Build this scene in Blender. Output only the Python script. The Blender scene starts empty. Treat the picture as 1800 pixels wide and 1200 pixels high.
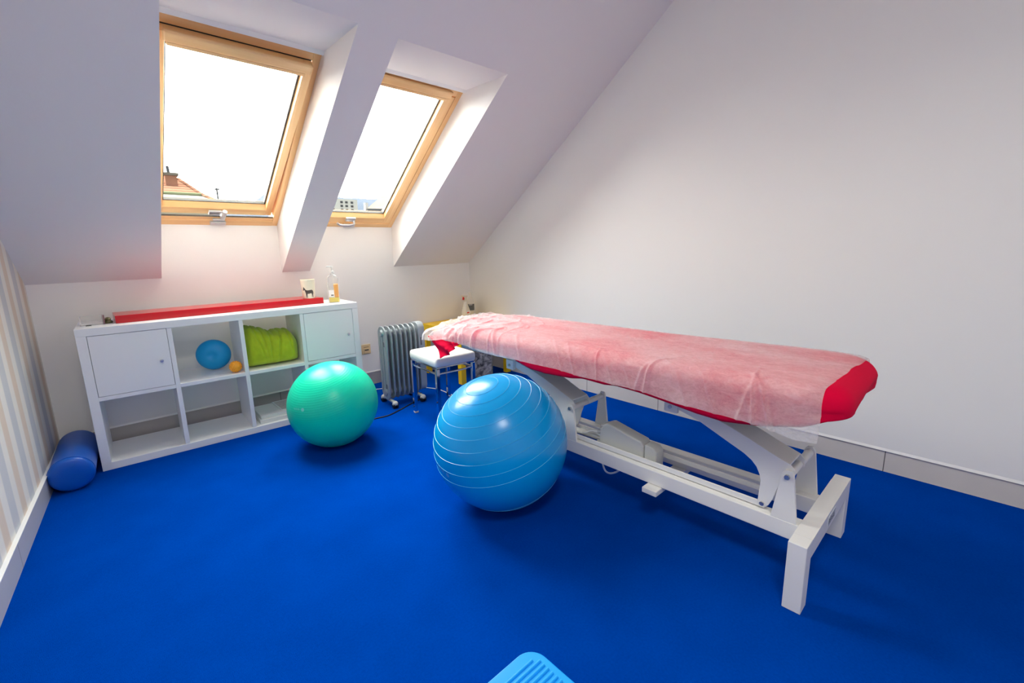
import bpy, bmesh, math, random
from mathutils import Vector, Matrix, noise
random.seed(7)
SC = bpy.context.scene
COL = SC.collection
R = math.radians

# ------------------------------------------------------------------ camera
cam_data = bpy.data.cameras.new('camera')
cam = bpy.data.objects.new('camera', cam_data)
COL.objects.link(cam)
_m = ((0.7284459257519473, -0.6847660756453575, -0.02149313612865547),
      (0.14424101441339388, 0.12262192152647307, 0.9819156756677991),
      (-0.6697470141899727, -0.7183726651303012, 0.18809479253079944))
cam.matrix_world = Matrix.Translation((0.1067, -3.6353, 1.1622)) @ Matrix(_m).transposed().to_4x4()
cam_data.sensor_width = 36.0
cam_data.lens = 787.6557 / 1800 * 36
cam_data.shift_x = -3.9011 / 1800
cam_data.shift_y = -15.7362 / 1800
cam_data.clip_start = 0.05
cam_data.clip_end = 3000
SC.camera = cam

# ------------------------------------------------------------------ sky, exposure
SC.view_settings.view_transform = 'Standard'
SC.view_settings.look = 'None'
SC.view_settings.gamma = 1
SC.view_settings.exposure = 1.46
SC.cycles.diffuse_bounces = 8
SC.cycles.max_bounces = 12
SC.cycles.transparent_max_bounces = 16
SC.cycles.sample_clamp_indirect = 6
world = bpy.data.worlds.new('overcast_sky')
SC.world = world
world.use_nodes = True
world.node_tree.nodes['Background'].inputs[0].default_value = (1.0, 0.99, 0.915, 1)
# an overcast sky, brighter on the side the windows face
_wt = world.node_tree
_tc = _wt.nodes.new('ShaderNodeTexCoord'); _sp = _wt.nodes.new('ShaderNodeSeparateXYZ'); _mr = _wt.nodes.new('ShaderNodeMapRange')
_wt.links.new(_tc.outputs['Generated'], _sp.inputs[0]); _wt.links.new(_sp.outputs['Y'], _mr.inputs['Value'])
_mr.inputs['From Min'].default_value = -0.45; _mr.inputs['From Max'].default_value = 0.60
_mr.inputs['To Min'].default_value = 0.7; _mr.inputs['To Max'].default_value = 10.5
_wt.links.new(_mr.outputs[0], _wt.nodes['Background'].inputs[1])

# room numbers
XR = 2.90            # right wall
XL = -0.1652         # left wall at the back corner
RL = 0.07256         # the left wall runs slightly outwards
H = 1.0124           # height of the low back wall
TH = 0.6418          # slope of the roof
ZC = 2.80            # flat ceiling
YF = -5.4            # wall behind the camera
BB = 0.1088          # skirting height
W1 = (0.433, 1.147, 1.922)
W2 = (1.348, 2.061, 1.912)
FRW = ((0.395, 1.150), (1.305, 2.066))   # outer frames in x
DW = 0.27            # frame plane above the slope plane
CT, ST = math.cos(TH), math.sin(TH)
def slope(x, s, d=0.0):
    return Vector((x, -s * CT + d * ST, H + s * ST + d * CT))

# added fill lamp, unseen behind the camera, standing in for bounced flash
def area_light(name, loc, size, energy, rot=(0, 0, 0), color=(1, 1, 1), size_y=None):
    l = bpy.data.lights.new(name, 'AREA'); l.energy = energy; l.color = color
    l.shape = 'RECTANGLE'; l.size = size; l.size_y = size_y or size
    o = bpy.data.objects.new(name, l); o.location = loc; o.rotation_euler = rot
    COL.objects.link(o); return o
FILL_E = 12
area_light('bounce_fill_light', (0.15, -3.95, ZC - 0.06), 0.56, FILL_E, color=(1.0, 0.965, 0.88))
for (a, b) in ((0.50, 1.05), (1.42, 1.95)):   # sampling portals in the two roof windows
    q = slope((a + b) / 2, 0.92, DW + 0.10)
    p = area_light('window_portal', q, b - a + 0.1, 1.0, size_y=1.25)
    p.rotation_euler = (-(TH), 0, 0)
    p.data.cycles.is_portal = True

# ------------------------------------------------------------------ material helpers
def s2l(c):
    return tuple(((v / 255) / 12.92 if v / 255 <= 0.04045 else ((v / 255 + 0.055) / 1.055) ** 2.4) for v in c)
class NT:
    def __init__(s, name):
        s.m = bpy.data.materials.new(name); s.m.use_nodes = True
        s.t = s.m.node_tree; s.b = s.t.nodes['Principled BSDF']; s.out = s.t.nodes['Material Output']
    def n(s, typ, **kw):
        x = s.t.nodes.new(typ)
        for k, v in kw.items():
            if k in x.inputs: x.inputs[k].default_value = v
            else: setattr(x, k, v)
        return x
    def l(s, a, b): s.t.links.new(a, b)
def mat(name, rgb, rough=0.5, metal=0.0, spec=0.5, var=0.0, vscale=8.0, bump=0.0, bscale=60.0, coat=0.0, sheen=0.0, lin=False):
    t = NT(name); c = rgb if lin else s2l(rgb)
    t.b.inputs['Roughness'].default_value = rough
    t.b.inputs['Metallic'].default_value = metal
    t.b.inputs['Specular IOR Level'].default_value = spec
    t.b.inputs['Coat Weight'].default_value = coat
    t.b.inputs['Sheen Weight'].default_value = sheen
    tc = t.n('ShaderNodeTexCoord')
    nz = t.n('ShaderNodeTexNoise'); nz.inputs['Scale'].default_value = vscale; nz.inputs['Detail'].default_value = 4
    t.l(tc.outputs['Object'], nz.inputs['Vector'])
    mx = t.n('ShaderNodeMix', data_type='RGBA')
    v = var
    mx.inputs[6].default_value = tuple(min(1, x * (1 - v)) for x in c) + (1,)
    mx.inputs[7].default_value = tuple(min(1, x * (1 + v)) for x in c) + (1,)
    t.l(nz.outputs['Fac'], mx.inputs[0]); t.l(mx.outputs[2], t.b.inputs['Base Color'])
    if bump:
        nb = t.n('ShaderNodeTexNoise'); nb.inputs['Scale'].default_value = bscale; nb.inputs['Detail'].default_value = 3
        t.l(tc.outputs['Object'], nb.inputs['Vector'])
        bp = t.n('ShaderNodeBump'); bp.inputs['Strength'].default_value = bump; bp.inputs['Distance'].default_value = 0.003
        t.l(nb.outputs['Fac'], bp.inputs['Height']); t.l(bp.outputs['Normal'], t.b.inputs['Normal'])
    return t.m

M = {}
M['plaster'] = mat('white_wall_paint', (240, 239, 236), 0.85, spec=0.2, var=0.015, vscale=1.5, bump=0.08, bscale=90)
M['plaster_r'] = mat('white_gable_paint', (234, 234, 232), 0.6, spec=0.35, var=0.015, vscale=1.5, bump=0.05, bscale=70)
M['ceil'] = mat('white_ceiling_paint', (234, 231, 230), 0.85, spec=0.2, var=0.012, vscale=1.2, bump=0.08, bscale=90)
M['white'] = mat('white_laminate', (236, 237, 238), 0.35, spec=0.5, var=0.01)
M['white_metal'] = mat('white_powder_coat', (233, 233, 230), 0.35, spec=0.5, var=0.01)
M['white_tape'] = mat('white_plastic', (232, 232, 228), 0.4, var=0.02)
M['grey_plastic'] = mat('light_grey_plastic', (196, 198, 196), 0.45, var=0.02)
M['dark_gap'] = mat('dark_gap', (70, 70, 74), 0.7)
M['bolt'] = mat('steel_bolt', (200, 200, 200), 0.4, metal=1.0)
M['chrome'] = mat('chrome', (225, 228, 232), 0.07, metal=1.0)
M['handle'] = mat('satin_aluminium', (205, 205, 208), 0.28, metal=0.85)
M['red_gloss'] = mat('red_lacquer', (188, 0, 18), 0.2, spec=0.5)
M['red_cloth'] = mat('crimson_cloth', (222, 0, 58), 0.85, spec=0.1, var=0.05, bump=0.2, bscale=400)
M['yellow'] = mat('yellow_paint', (250, 205, 10), 0.4, var=0.02)
M['leather'] = mat('white_leatherette', (238, 238, 236), 0.42, var=0.02, bump=0.12, bscale=180)
M['rad'] = mat('grey_radiator_enamel', (150, 160, 166), 0.32, metal=0.25, var=0.02)
M['black_rub'] = mat('black_rubber', (22, 22, 24), 0.5)
M['caster'] = mat('pale_grey_caster', (186, 186, 183), 0.35)
M['bolster'] = mat('blue_vinyl', (0, 88, 190), 0.34, var=0.05, bump=0.2, bscale=25)
M['bolster_end'] = mat('blue_vinyl_end', (0, 84, 184), 0.42, var=0.03)
M['lime'] = mat('lime_fabric', (180, 196, 40), 0.85, spec=0.2, var=0.18, vscale=22, bump=0.5, bscale=240, sheen=0.2)
M['disc'] = mat('blue_pvc_disc', (0, 160, 222), 0.45, bump=0.15, bscale=300)
M['orange'] = mat('orange_rubber', (255, 172, 40), 0.45)
M['cup'] = mat('cream_ceramic', (226, 218, 196), 0.5, var=0.06, vscale=30)
M['print'] = mat('dark_print', (66, 60, 58), 0.7)
M['paper'] = mat('white_paper', (226, 228, 226), 0.75, var=0.02)
M['bottle_w'] = mat('white_bottle_plastic', (222, 218, 204), 0.4, var=0.02)
M['label_grey'] = mat('grey_label', (92, 96, 94), 0.5)
M['label_w'] = mat('white_label', (240, 240, 236), 0.5)
M['red_p'] = mat('red_plastic', (196, 20, 24), 0.4)
M['soap'] = mat('amber_soap', (255, 176, 0), 0.12, coat=0.4)
M['soap2'] = mat('yellow_soap', (226, 205, 20), 0.12, coat=0.4)
M['ivory'] = mat('ivory_plastic', (232, 208, 160), 0.4)
M['step'] = mat('cyan_step_plastic', (0, 160, 245), 0.42)
M['cable_b'] = mat('black_cable', (18, 18, 20), 0.5)
M['cable_w'] = mat('white_cable', (235, 235, 235), 0.45)
M['gasket'] = mat('grey_gasket', (88, 88, 86), 0.6)
M['fill_m'] = mat('fill_lamp_housing', (235, 235, 235), 0.5)
M['roof_grey'] = mat('grey_roof_tiles', (108, 105, 100), 0.9, spec=0.0, var=0.2, vscale=2)
M['hwall'] = mat('pale_render', (140, 136, 126), 0.9, spec=0.0)
M['aptwall'] = mat('pale_grey_render', (170, 170, 172), 0.9, spec=0.0)
M['aptwin'] = mat('dark_window', (62, 64, 70), 0.9, spec=0.0)
M['gutter'] = mat('mossy_gutter', (104, 112, 88), 0.9, spec=0.0)
M['brick'] = mat('chimney_brick', (128, 92, 76), 0.9, spec=0.0, var=0.15, vscale=3)
M['hill'] = mat('blue_green_hillside', (66, 73, 84), 1.0, spec=0.0, var=0.2, vscale=0.05)
M['ground'] = mat('dull_ground', (84, 88, 78), 1.0, spec=0.0, var=0.1, vscale=0.1)

def carpet():
    t = NT('royal_blue_carpet'); tc = t.n('ShaderNodeTexCoord')
    t.b.inputs['Roughness'].default_value = 0.95
    t.b.inputs['Specular IOR Level'].default_value = 0.0
    a = t.n('ShaderNodeTexNoise', Scale=5.0, Detail=6.0); b = t.n('ShaderNodeTexNoise', Scale=130.0, Detail=4.0)
    c = t.n('ShaderNodeTexNoise', Scale=420.0, Detail=2.0)
    for x in (a, b, c): t.l(tc.outputs['Object'], x.inputs['Vector'])
    ad = t.n('ShaderNodeMath', operation='ADD'); t.l(a.outputs['Fac'], ad.inputs[0]); t.l(b.outputs['Fac'], ad.inputs[1])
    r = t.n('ShaderNodeMapRange'); r.inputs['From Min'].default_value = 0.6; r.inputs['From Max'].default_value = 1.4
    t.l(ad.outputs[0], r.inputs['Value'])
    mx = t.n('ShaderNodeMix', data_type='RGBA')
    mx.inputs[6].default_value = s2l((0, 55, 146)) + (1,); mx.inputs[7].default_value = s2l((0, 65, 164)) + (1,)
    t.l(r.outputs[0], mx.inputs[0]); t.l(mx.outputs[2], t.b.inputs['Base Color'])
    bp = t.n('ShaderNodeBump', Strength=0.5, Distance=0.004); t.l(c.outputs['Fac'], bp.inputs['Height'])
    t.l(bp.outputs['Normal'], t.b.inputs['Normal'])
    return t.m
M['carpet'] = carpet()

def wallpaper():
    # vertical stripes along the wall's length (object y), period 0.30 m
    t = NT('striped_wallpaper'); tc = t.n('ShaderNodeTexCoord'); sp = t.n('ShaderNodeSeparateXYZ')
    t.l(tc.outputs['Object'], sp.inputs[0]); t.b.inputs['Roughness'].default_value = 0.8
    ad = t.n('ShaderNodeMath', operation='ADD'); ad.inputs[1].default_value = 30.0 + 0.26
    t.l(sp.outputs['Y'], ad.inputs[0])
    mo = t.n('ShaderNodeMath', operation='MODULO'); mo.inputs[1].default_value = 0.30; t.l(ad.outputs[0], mo.inputs[0])
    dv = t.n('ShaderNodeMath', operation='DIVIDE'); dv.inputs[1].default_value = 0.30; t.l(mo.outputs[0], dv.inputs[0])
    cr = t.n('ShaderNodeValToRGB'); cr.color_ramp.interpolation = 'LINEAR'
    off, gry, bei = s2l((226, 223, 214)), s2l((196, 198, 199)), s2l((214, 198, 180))
    seq = [(0.0, gry), (0.26, gry), (0.30, off), (0.48, off), (0.52, bei), (0.73, bei), (0.77, off), (0.97, off), (1.0, gry)]
    e = cr.color_ramp.elements
    e[0].position = 0; e[0].color = seq[0][1] + (1,); e[1].position = 1; e[1].color = seq[-1][1] + (1,)
    for p, c in seq[1:-1]:
        k = e.new(p); k.color = c + (1,)
    t.l(dv.outputs[0], cr.inputs[0]); t.l(cr.outputs[0], t.b.inputs['Base Color'])
    return t.m
M['paper_wall'] = wallpaper()

def tile(name, rgb, axis, period, phase):
    t = NT(name); tc = t.n('ShaderNodeTexCoord'); sp = t.n('ShaderNodeSeparateXYZ')
    t.l(tc.outputs['Object'], sp.inputs[0]); t.b.inputs['Roughness'].default_value = 0.3
    ad = t.n('ShaderNodeMath', operation='ADD'); ad.inputs[1].default_value = period * 60 - phase
    t.l(sp.outputs[axis], ad.inputs[0])
    mo = t.n('ShaderNodeMath', operation='MODULO'); mo.inputs[1].default_value = period; t.l(ad.outputs[0], mo.inputs[0])
    lt = t.n('ShaderNodeMath', operation='LESS_THAN'); lt.inputs[1].default_value = 0.004; t.l(mo.outputs[0], lt.inputs[0])
    nz = t.n('ShaderNodeTexNoise', Scale=9.0, Detail=5.0); t.l(tc.outputs['Object'], nz.inputs['Vector'])
    c = s2l(rgb); m0 = t.n('ShaderNodeMix', data_type='RGBA')
    m0.inputs[6].default_value = tuple(x * 0.93 for x in c) + (1,); m0.inputs[7].default_value = tuple(x * 1.05 for x in c) + (1,)
    t.l(nz.outputs['Fac'], m0.inputs[0])
    m1 = t.n('ShaderNodeMix', data_type='RGBA'); m1.inputs[7].default_value = (0.12, 0.11, 0.10, 1)
    t.l(lt.outputs[0], m1.inputs[0]); t.l(m0.outputs[2], m1.inputs[6]); t.l(m1.outputs[2], t.b.inputs['Base Color'])
    return t.m
M['tile_r'] = tile('skirting_tile_right', (212, 207, 200), 'Y', 0.6265, -1.490)
M['tile_l'] = tile('skirting_tile_left', (188, 188, 190), 'Y', 0.6265, -1.237)
M['tile_b'] = tile('skirting_tile_back', (176, 171, 168), 'X', 0.6265, 0.404)

def wood(axis):
    t = NT('varnished_pine'); tc = t.n('ShaderNodeTexCoord'); mp = t.n('ShaderNodeMapping')
    t.l(tc.outputs['Object'], mp.inputs[0]); sc = [38, 38, 38]; sc[axis] = 1.6; mp.inputs['Scale'].default_value = sc
    nz = t.n('ShaderNodeTexNoise', Scale=1.0, Detail=5.0, Distortion=0.4); t.l(mp.outputs[0], nz.inputs['Vector'])
    mx = t.n('ShaderNodeMix', data_type='RGBA')
    mx.inputs[6].default_value = s2l((222, 166, 104)) + (1,); mx.inputs[7].default_value = s2l((250, 212, 156)) + (1,)
    t.l(nz.outputs['Fac'], mx.inputs[0]); t.l(mx.outputs[2], t.b.inputs['Base Color'])
    t.b.inputs['Roughness'].default_value = 0.32
    return t.m
M['wood_v'] = wood(1)
M['wood'] = wood(0)

def glass():
    t = NT('clear_window_glass'); t.t.nodes.remove(t.b)
    tr = t.n('ShaderNodeBsdfTransparent'); tr.inputs[0].default_value = (0.97, 0.98, 0.98, 1)
    gl = t.n('ShaderNodeBsdfGlossy'); gl.inputs['Roughness'].default_value = 0.02
    lw = t.n('ShaderNodeLayerWeight', Blend=0.5)
    pw = t.n('ShaderNodeMath', operation='POWER'); pw.inputs[1].default_value = 3.5; t.l(lw.outputs['Facing'], pw.inputs[0])
    fr = t.n('ShaderNodeMath', operation='MULTIPLY_ADD'); fr.inputs[1].default_value = 0.9; fr.inputs[2].default_value = 0.02; t.l(pw.outputs[0], fr.inputs[0])
    mx = t.n('ShaderNodeMixShader'); t.l(fr.outputs[0], mx.inputs[0]); t.l(tr.outputs[0], mx.inputs[1]); t.l(gl.outputs[0], mx.inputs[2])
    t.l(mx.outputs[0], t.out.inputs['Surface']); return t.m
M['glass'] = glass()
def clear(name, tint, amount, rough=0.08):
    # thin clear plastic: mostly see-through with a reflective skin
    t = NT(name); t.t.nodes.remove(t.b)
    tr = t.n('ShaderNodeBsdfTransparent'); tr.inputs[0].default_value = tint + (1,)
    pr = t.n('ShaderNodeBsdfPrincipled'); pr.inputs['Base Color'].default_value = (0.85, 0.86, 0.86, 1); pr.inputs['Roughness'].default_value = rough
    lw = t.n('ShaderNodeLayerWeight', Blend=0.35)
    mr = t.n('ShaderNodeMapRange'); mr.inputs['To Min'].default_value = amount; mr.inputs['To Max'].default_value = 0.85
    t.l(lw.outputs['Facing'], mr.inputs['Value'])
    mx = t.n('ShaderNodeMixShader'); t.l(mr.outputs[0], mx.inputs[0]); t.l(tr.outputs[0], mx.inputs[1]); t.l(pr.outputs[0], mx.inputs[2])
    t.l(mx.outputs[0], t.out.inputs['Surface']); return t.m
M['clear'] = clear('clear_plastic', (0.96, 0.97, 0.97), 0.12)
M['frost'] = clear('frosted_plastic', (0.95, 0.95, 0.95), 0.2, 0.3)

def nonwoven():
    t = NT('white_nonwoven_fleece'); t.t.nodes.remove(t.b)
    tc = t.n('ShaderNodeTexCoord'); mp = t.n('ShaderNodeMapping'); t.l(tc.outputs['Object'], mp.inputs[0])
    mp.inputs['Scale'].default_value = (1.0, 0.5, 1.0)
    n1 = t.n('ShaderNodeTexNoise', Scale=34.0, Detail=8.0, Roughness=0.72, Distortion=1.5)
    n2 = t.n('ShaderNodeTexNoise', Scale=5.0, Detail=3.0); n3 = t.n('ShaderNodeTexNoise', Scale=260.0, Detail=2.0)
    for x in (n1, n2, n3): t.l(mp.outputs[0], x.inputs['Vector'])
    a = t.n('ShaderNodeMath', operation='ADD'); t.l(n1.outputs['Fac'], a.inputs[0]); t.l(n2.outputs['Fac'], a.inputs[1])
    b = t.n('ShaderNodeMath', operation='MULTIPLY_ADD'); t.l(n3.outputs['Fac'], b.inputs[0]); b.inputs[1].default_value = 0.35; t.l(a.outputs[0], b.inputs[2])
    r = t.n('ShaderNodeMapRange'); r.inputs['From Min'].default_value = 0.80; r.inputs['From Max'].default_value = 1.55
    r.inputs['To Min'].default_value = 0.28; r.inputs['To Max'].default_value = 0.72
    t.l(b.outputs[0], r.inputs['Value'])
    tr = t.n('ShaderNodeBsdfTransparent'); df = t.n('ShaderNodeBsdfDiffuse'); df.inputs[0].default_value = (0.80, 0.80, 0.82, 1)
    tl = t.n('ShaderNodeBsdfTranslucent'); tl.inputs[0].default_value = (0.8, 0.8, 0.8, 1)
    m0 = t.n('ShaderNodeMixShader'); m0.inputs[0].default_value = 0.25; t.l(df.outputs[0], m0.inputs[1]); t.l(tl.outputs[0], m0.inputs[2])
    mx = t.n('ShaderNodeMixShader'); t.l(r.outputs[0], mx.inputs[0]); t.l(tr.outputs[0], mx.inputs[1]); t.l(m0.outputs[0], mx.inputs[2])
    bp = t.n('ShaderNodeBump', Strength=0.25, Distance=0.002); t.l(n1.outputs['Fac'], bp.inputs['Height']); t.l(bp.outputs[0], df.inputs['Normal'])
    t.l(mx.outputs[0], t.out.inputs['Surface']); return t.m
M['sheet'] = nonwoven()

def rubber_ball(name, rgb, rough):
    t = NT(name); t.b.inputs['Base Color'].default_value = s2l(rgb) + (1,)
    t.b.inputs['Roughness'].default_value = rough; t.b.inputs['Specular IOR Level'].default_value = 0.38
    tc = t.n('ShaderNodeTexCoord'); nz = t.n('ShaderNodeTexNoise', Scale=60.0, Detail=3.0); t.l(tc.outputs['Object'], nz.inputs['Vector'])
    bp = t.n('ShaderNodeBump', Strength=0.03, Distance=0.001); t.l(nz.outputs['Fac'], bp.inputs['Height']); t.l(bp.outputs[0], t.b.inputs['Normal'])
    return t.m
M['ball_b'] = rubber_ball('blue_ball_pvc', (0, 152, 222), 0.24)
M['ball_g'] = rubber_ball('green_ball_pvc', (0, 214, 172), 0.33)
M['ring_b'] = mat('pale_blue_ridge', (70, 180, 228), 0.35)
M['logo_b'] = mat('pale_blue_print', (60, 150, 210), 0.4)
M['logo_g'] = mat('pale_green_print', (120, 228, 205), 0.4)

def marbled():
    t = NT('marbled_grey_bag'); tc = t.n('ShaderNodeTexCoord')
    n1 = t.n('ShaderNodeTexNoise', Scale=14.0, Detail=7.0, Distortion=2.2, Roughness=0.6); t.l(tc.outputs['Object'], n1.inputs['Vector'])
    cr = t.n('ShaderNodeValToRGB'); e = cr.color_ramp.elements
    e[0].position = 0.36; e[0].color = s2l((48, 50, 56)) + (1,); e[1].position = 0.62; e[1].color = s2l((190, 186, 182)) + (1,)
    t.l(n1.outputs['Fac'], cr.inputs[0]); t.l(cr.outputs[0], t.b.inputs['Base Color'])
    t.b.inputs['Roughness'].default_value = 0.3
    bp = t.n('ShaderNodeBump', Strength=0.5, Distance=0.01); t.l(n1.outputs['Fac'], bp.inputs['Height']); t.l(bp.outputs[0], t.b.inputs['Normal'])
    return t.m
M['marbled'] = marbled()

def rooftile():
    t = NT('red_roof_tiles'); tc = t.n('ShaderNodeTexCoord'); sp = t.n('ShaderNodeSeparateXYZ'); t.l(tc.outputs['Object'], sp.inputs[0])
    mu = t.n('ShaderNodeMath', operation='MULTIPLY'); mu.inputs[1].default_value = 1 / 0.155; t.l(sp.outputs['Z'], mu.inputs[0])
    fr = t.n('ShaderNodeMath', operation='FRACT'); t.l(mu.outputs[0], fr.inputs[0])
    lt = t.n('ShaderNodeMath', operation='LESS_THAN'); lt.inputs[1].default_value = 0.28; t.l(fr.outputs[0], lt.inputs[0])
    nz = t.n('ShaderNodeTexNoise', Scale=6.0, Detail=5.0); t.l(tc.outputs['Object'], nz.inputs['Vector'])
    m0 = t.n('ShaderNodeMix', data_type='RGBA'); m0.inputs[6].default_value = s2l((120, 86, 70)) + (1,); m0.inputs[7].default_value = s2l((138, 106, 88)) + (1,)
    t.l(nz.outputs['Fac'], m0.inputs[0])
    m1 = t.n('ShaderNodeMix', data_type='RGBA'); m1.inputs[7].default_value = s2l((88, 58, 46)) + (1,)
    t.l(lt.outputs[0], m1.inputs[0]); t.l(m0.outputs[2], m1.inputs[6]); t.l(m1.outputs[2], t.b.inputs['Base Color'])
    t.b.inputs['Roughness'].default_value = 0.95; t.b.inputs['Specular IOR Level'].default_value = 0.0
    return t.m
M['rooftile'] = rooftile()

# ------------------------------------------------------------------ mesh helpers
def link(name, bm, m, parent=None, smooth=False, bevel=0.0, seg=2, angle=40, fix=True):
    if fix: bmesh.ops.recalc_face_normals(bm, faces=bm.faces)
    me = bpy.data.meshes.new(name); bm.to_mesh(me); bm.free()
    ms = m if isinstance(m, (list, tuple)) else [m]
    for x in ms: me.materials.append(x)
    o = bpy.data.objects.new(name, me); COL.objects.link(o)
    if smooth:
        for p in me.polygons: p.use_smooth = True
        try: me.set_sharp_from_angle(angle=R(angle))
        except Exception: pass
    if bevel:
        b = o.modifiers.new('bevel', 'BEVEL'); b.width = bevel; b.segments = seg; b.limit_method = 'ANGLE'; b.angle_limit = R(35)
    if parent: o.parent = parent
    return o
def tag(o, label=None, cat=None, group=None, kind=None):
    if label: o['label'] = label
    if cat: o['category'] = cat
    if group: o['group'] = group
    if kind: o['kind'] = kind
    return o
def empty(name, loc=(0, 0, 0), rz=0.0, label=None, cat=None, group=None, kind=None, mw=None):
    o = bpy.data.objects.new(name, None); COL.objects.link(o); o.empty_display_size = 0.05
    if mw is not None: o.matrix_world = mw
    else: o.location = loc; o.rotation_euler = (0, 0, rz)
    return tag(o, label, cat, group, kind)
def box(bm, x0, x1, y0, y1, z0, z1, mw=None, mi=0):
    v = [bm.verts.new((x, y, z)) for z in (z0, z1) for y in (y0, y1) for x in (x0, x1)]
    if mw is not None:
        for q in v: q.co = mw @ q.co
    for f in ((0, 1, 3, 2), (4, 6, 7, 5), (0, 4, 5, 1), (2, 3, 7, 6), (0, 2, 6, 4), (1, 5, 7, 3)):
        bm.faces.new([v[i] for i in f]).material_index = mi
    return v
def bxo(name, b, m, parent=None, bevel=0.0, mw=None, **k):
    bm = bmesh.new(); box(bm, *b, mw=mw); return link(name, bm, m, parent, bevel=bevel, **k)
def prism(bm, pts, axis, a, b):
    """polygon pts (2D) extruded along axis from a to b. axis x: pts=(y,z); y: (x,z); z: (x,y)"""
    def P(p, t):
        return {'x': (t, p[0], p[1]), 'y': (p[0], t, p[1]), 'z': (p[0], p[1], t)}[axis]
    A = [bm.verts.new(P(p, a)) for p in pts]; B = [bm.verts.new(P(p, b)) for p in pts]
    bm.faces.new(A); bm.faces.new(B[::-1])
    n = len(pts)
    for i in range(n): bm.faces.new((A[i], B[i], B[(i + 1) % n], A[(i + 1) % n]))
def tube(bm, pts, r, n=10, cap=True, radii=None):
    pts = [Vector(p) for p in pts]; rings = []
    t0 = (pts[1] - pts[0]).normalized()
    up = Vector((0, 0, 1)) if abs(t0.z) < 0.9 else Vector((1, 0, 0))
    u = t0.cross(up).normalized()
    for i, p in enumerate(pts):
        t = (pts[min(i + 1, len(pts) - 1)] - pts[max(i - 1, 0)]).normalized()
        u = (u - t * u.dot(t)).normalized(); w = t.cross(u); rr = radii[i] if radii else r
        rings.append([bm.verts.new(p + (u * math.cos(2 * math.pi * k / n) + w * math.sin(2 * math.pi * k / n)) * rr) for k in range(n)])
    for a, b in zip(rings, rings[1:]):
        for k in range(n): bm.faces.new((a[k], a[(k + 1) % n], b[(k + 1) % n], b[k]))
    if cap: bm.faces.new(rings[0][::-1]); bm.faces.new(rings[-1])
def lathe(bm, prof, n=32, mw=None, mi=None):
    """prof: list of (r, z)"""
    rings = []
    for r, z in prof:
        if r < 1e-6: vs = [bm.verts.new((0, 0, z))]
        else: vs = [bm.verts.new((r * math.cos(2 * math.pi * k / n), r * math.sin(2 * math.pi * k / n), z)) for k in range(n)]
        if mw is not None:
            for q in vs: q.co = mw @ q.co
        rings.append(vs)
    for j, (a, b) in enumerate(zip(rings, rings[1:])):
        for k in range(n):
            k2 = (k + 1) % n
            if len(a) == 1 and len(b) == 1: continue
            if len(a) == 1: f = bm.faces.new((a[0], b[k], b[k2]))
            elif len(b) == 1: f = bm.faces.new((a[k], a[k2], b[0]))
            else: f = bm.faces.new((a[k], a[k2], b[k2], b[k]))
            if mi: f.material_index = mi[j]
    for rr, flip in ((rings[0], True), (rings[-1], False)):
        if len(rr) > 1: bm.faces.new(rr[::-1] if flip else rr)
def smoothpath(pts, k=6):
    P = [Vector(p) for p in pts]; P = [P[0] * 2 - P[1]] + P + [P[-1] * 2 - P[-2]]; out = []
    for i in range(1, len(P) - 2):
        for j in range(k):
            t = j / k; a, b, c, d = P[i - 1:i + 3]
            out.append(0.5 * ((2 * b) + (c - a) * t + (2 * a - 5 * b + 4 * c - d) * t * t + (3 * b - a - 3 * c + d) * t ** 3))
    out.append(P[-2]); return out
def rrect(x0, x1, y0, y1, r, n=6):
    out = []
    for cx, cy, a0 in ((x1 - r, y1 - r, 0), (x0 + r, y1 - r, 90), (x0 + r, y0 + r, 180), (x1 - r, y0 + r, 270)):
        for k in range(n + 1):
            a = R(a0 + 90 * k / n); out.append((cx + r * math.cos(a), cy + r * math.sin(a)))
    return out
def axis_matrix(loc, zdir, xhint=(1, 0, 0)):
    z = Vector(zdir).normalized(); x = Vector(xhint); x = (x - z * x.dot(z)).normalized(); y = z.cross(x)
    return Matrix.Translation(loc) @ Matrix((x, y, z)).transposed().to_4x4()
def interp(pts, t):
    if t <= pts[0][0]: return pts[0][1]
    for (a, va), (b, vb) in zip(pts, pts[1:]):
        if t <= b: return va + (vb - va) * (t - a) / (b - a)
    return pts[-1][1]

# ------------------------------------------------------------------ the room
def struct(name, bm, m, **k): return tag(link(name, bm, m, **k), kind='structure')
bm = bmesh.new(); box(bm, -1.0, XR + 0.1, YF - 0.1, 0.15, -0.12, 0.0); struct('floor', bm, M['carpet'])

# back wall: low wall whose plaster carries on up to the window sills, flared just above the skirting
def back_profile_wall():
    bm = bmesh.new()
    prof = [(0.0, H), (0.0, BB + 0.012), (-0.004, BB + 0.001), (0.15, BB + 0.001), (0.15, H)]
    pts = prof
    prism(bm, pts, 'x', -0.8, XR + 0.1)
    for (a, b, _t), (fa, fb) in ((W1, FRW[0]), (W2, FRW[1])):
        prism(bm, [(0.0, H), (0.15, H), (0.15, 1.372), (0.03, 1.384), (0.004, 1.3515), (0.0, 1.3478)], 'x', fa - 0.01, fb + 0.01)
    return bm
struct('wall_back', back_profile_wall(), M['plaster'])
bm = bmesh.new(); box(bm, -0.8, XR + 0.02, 0.0, 0.15, 0.0, BB); struct('baseboard_back', bm, M['tile_b'])
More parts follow.
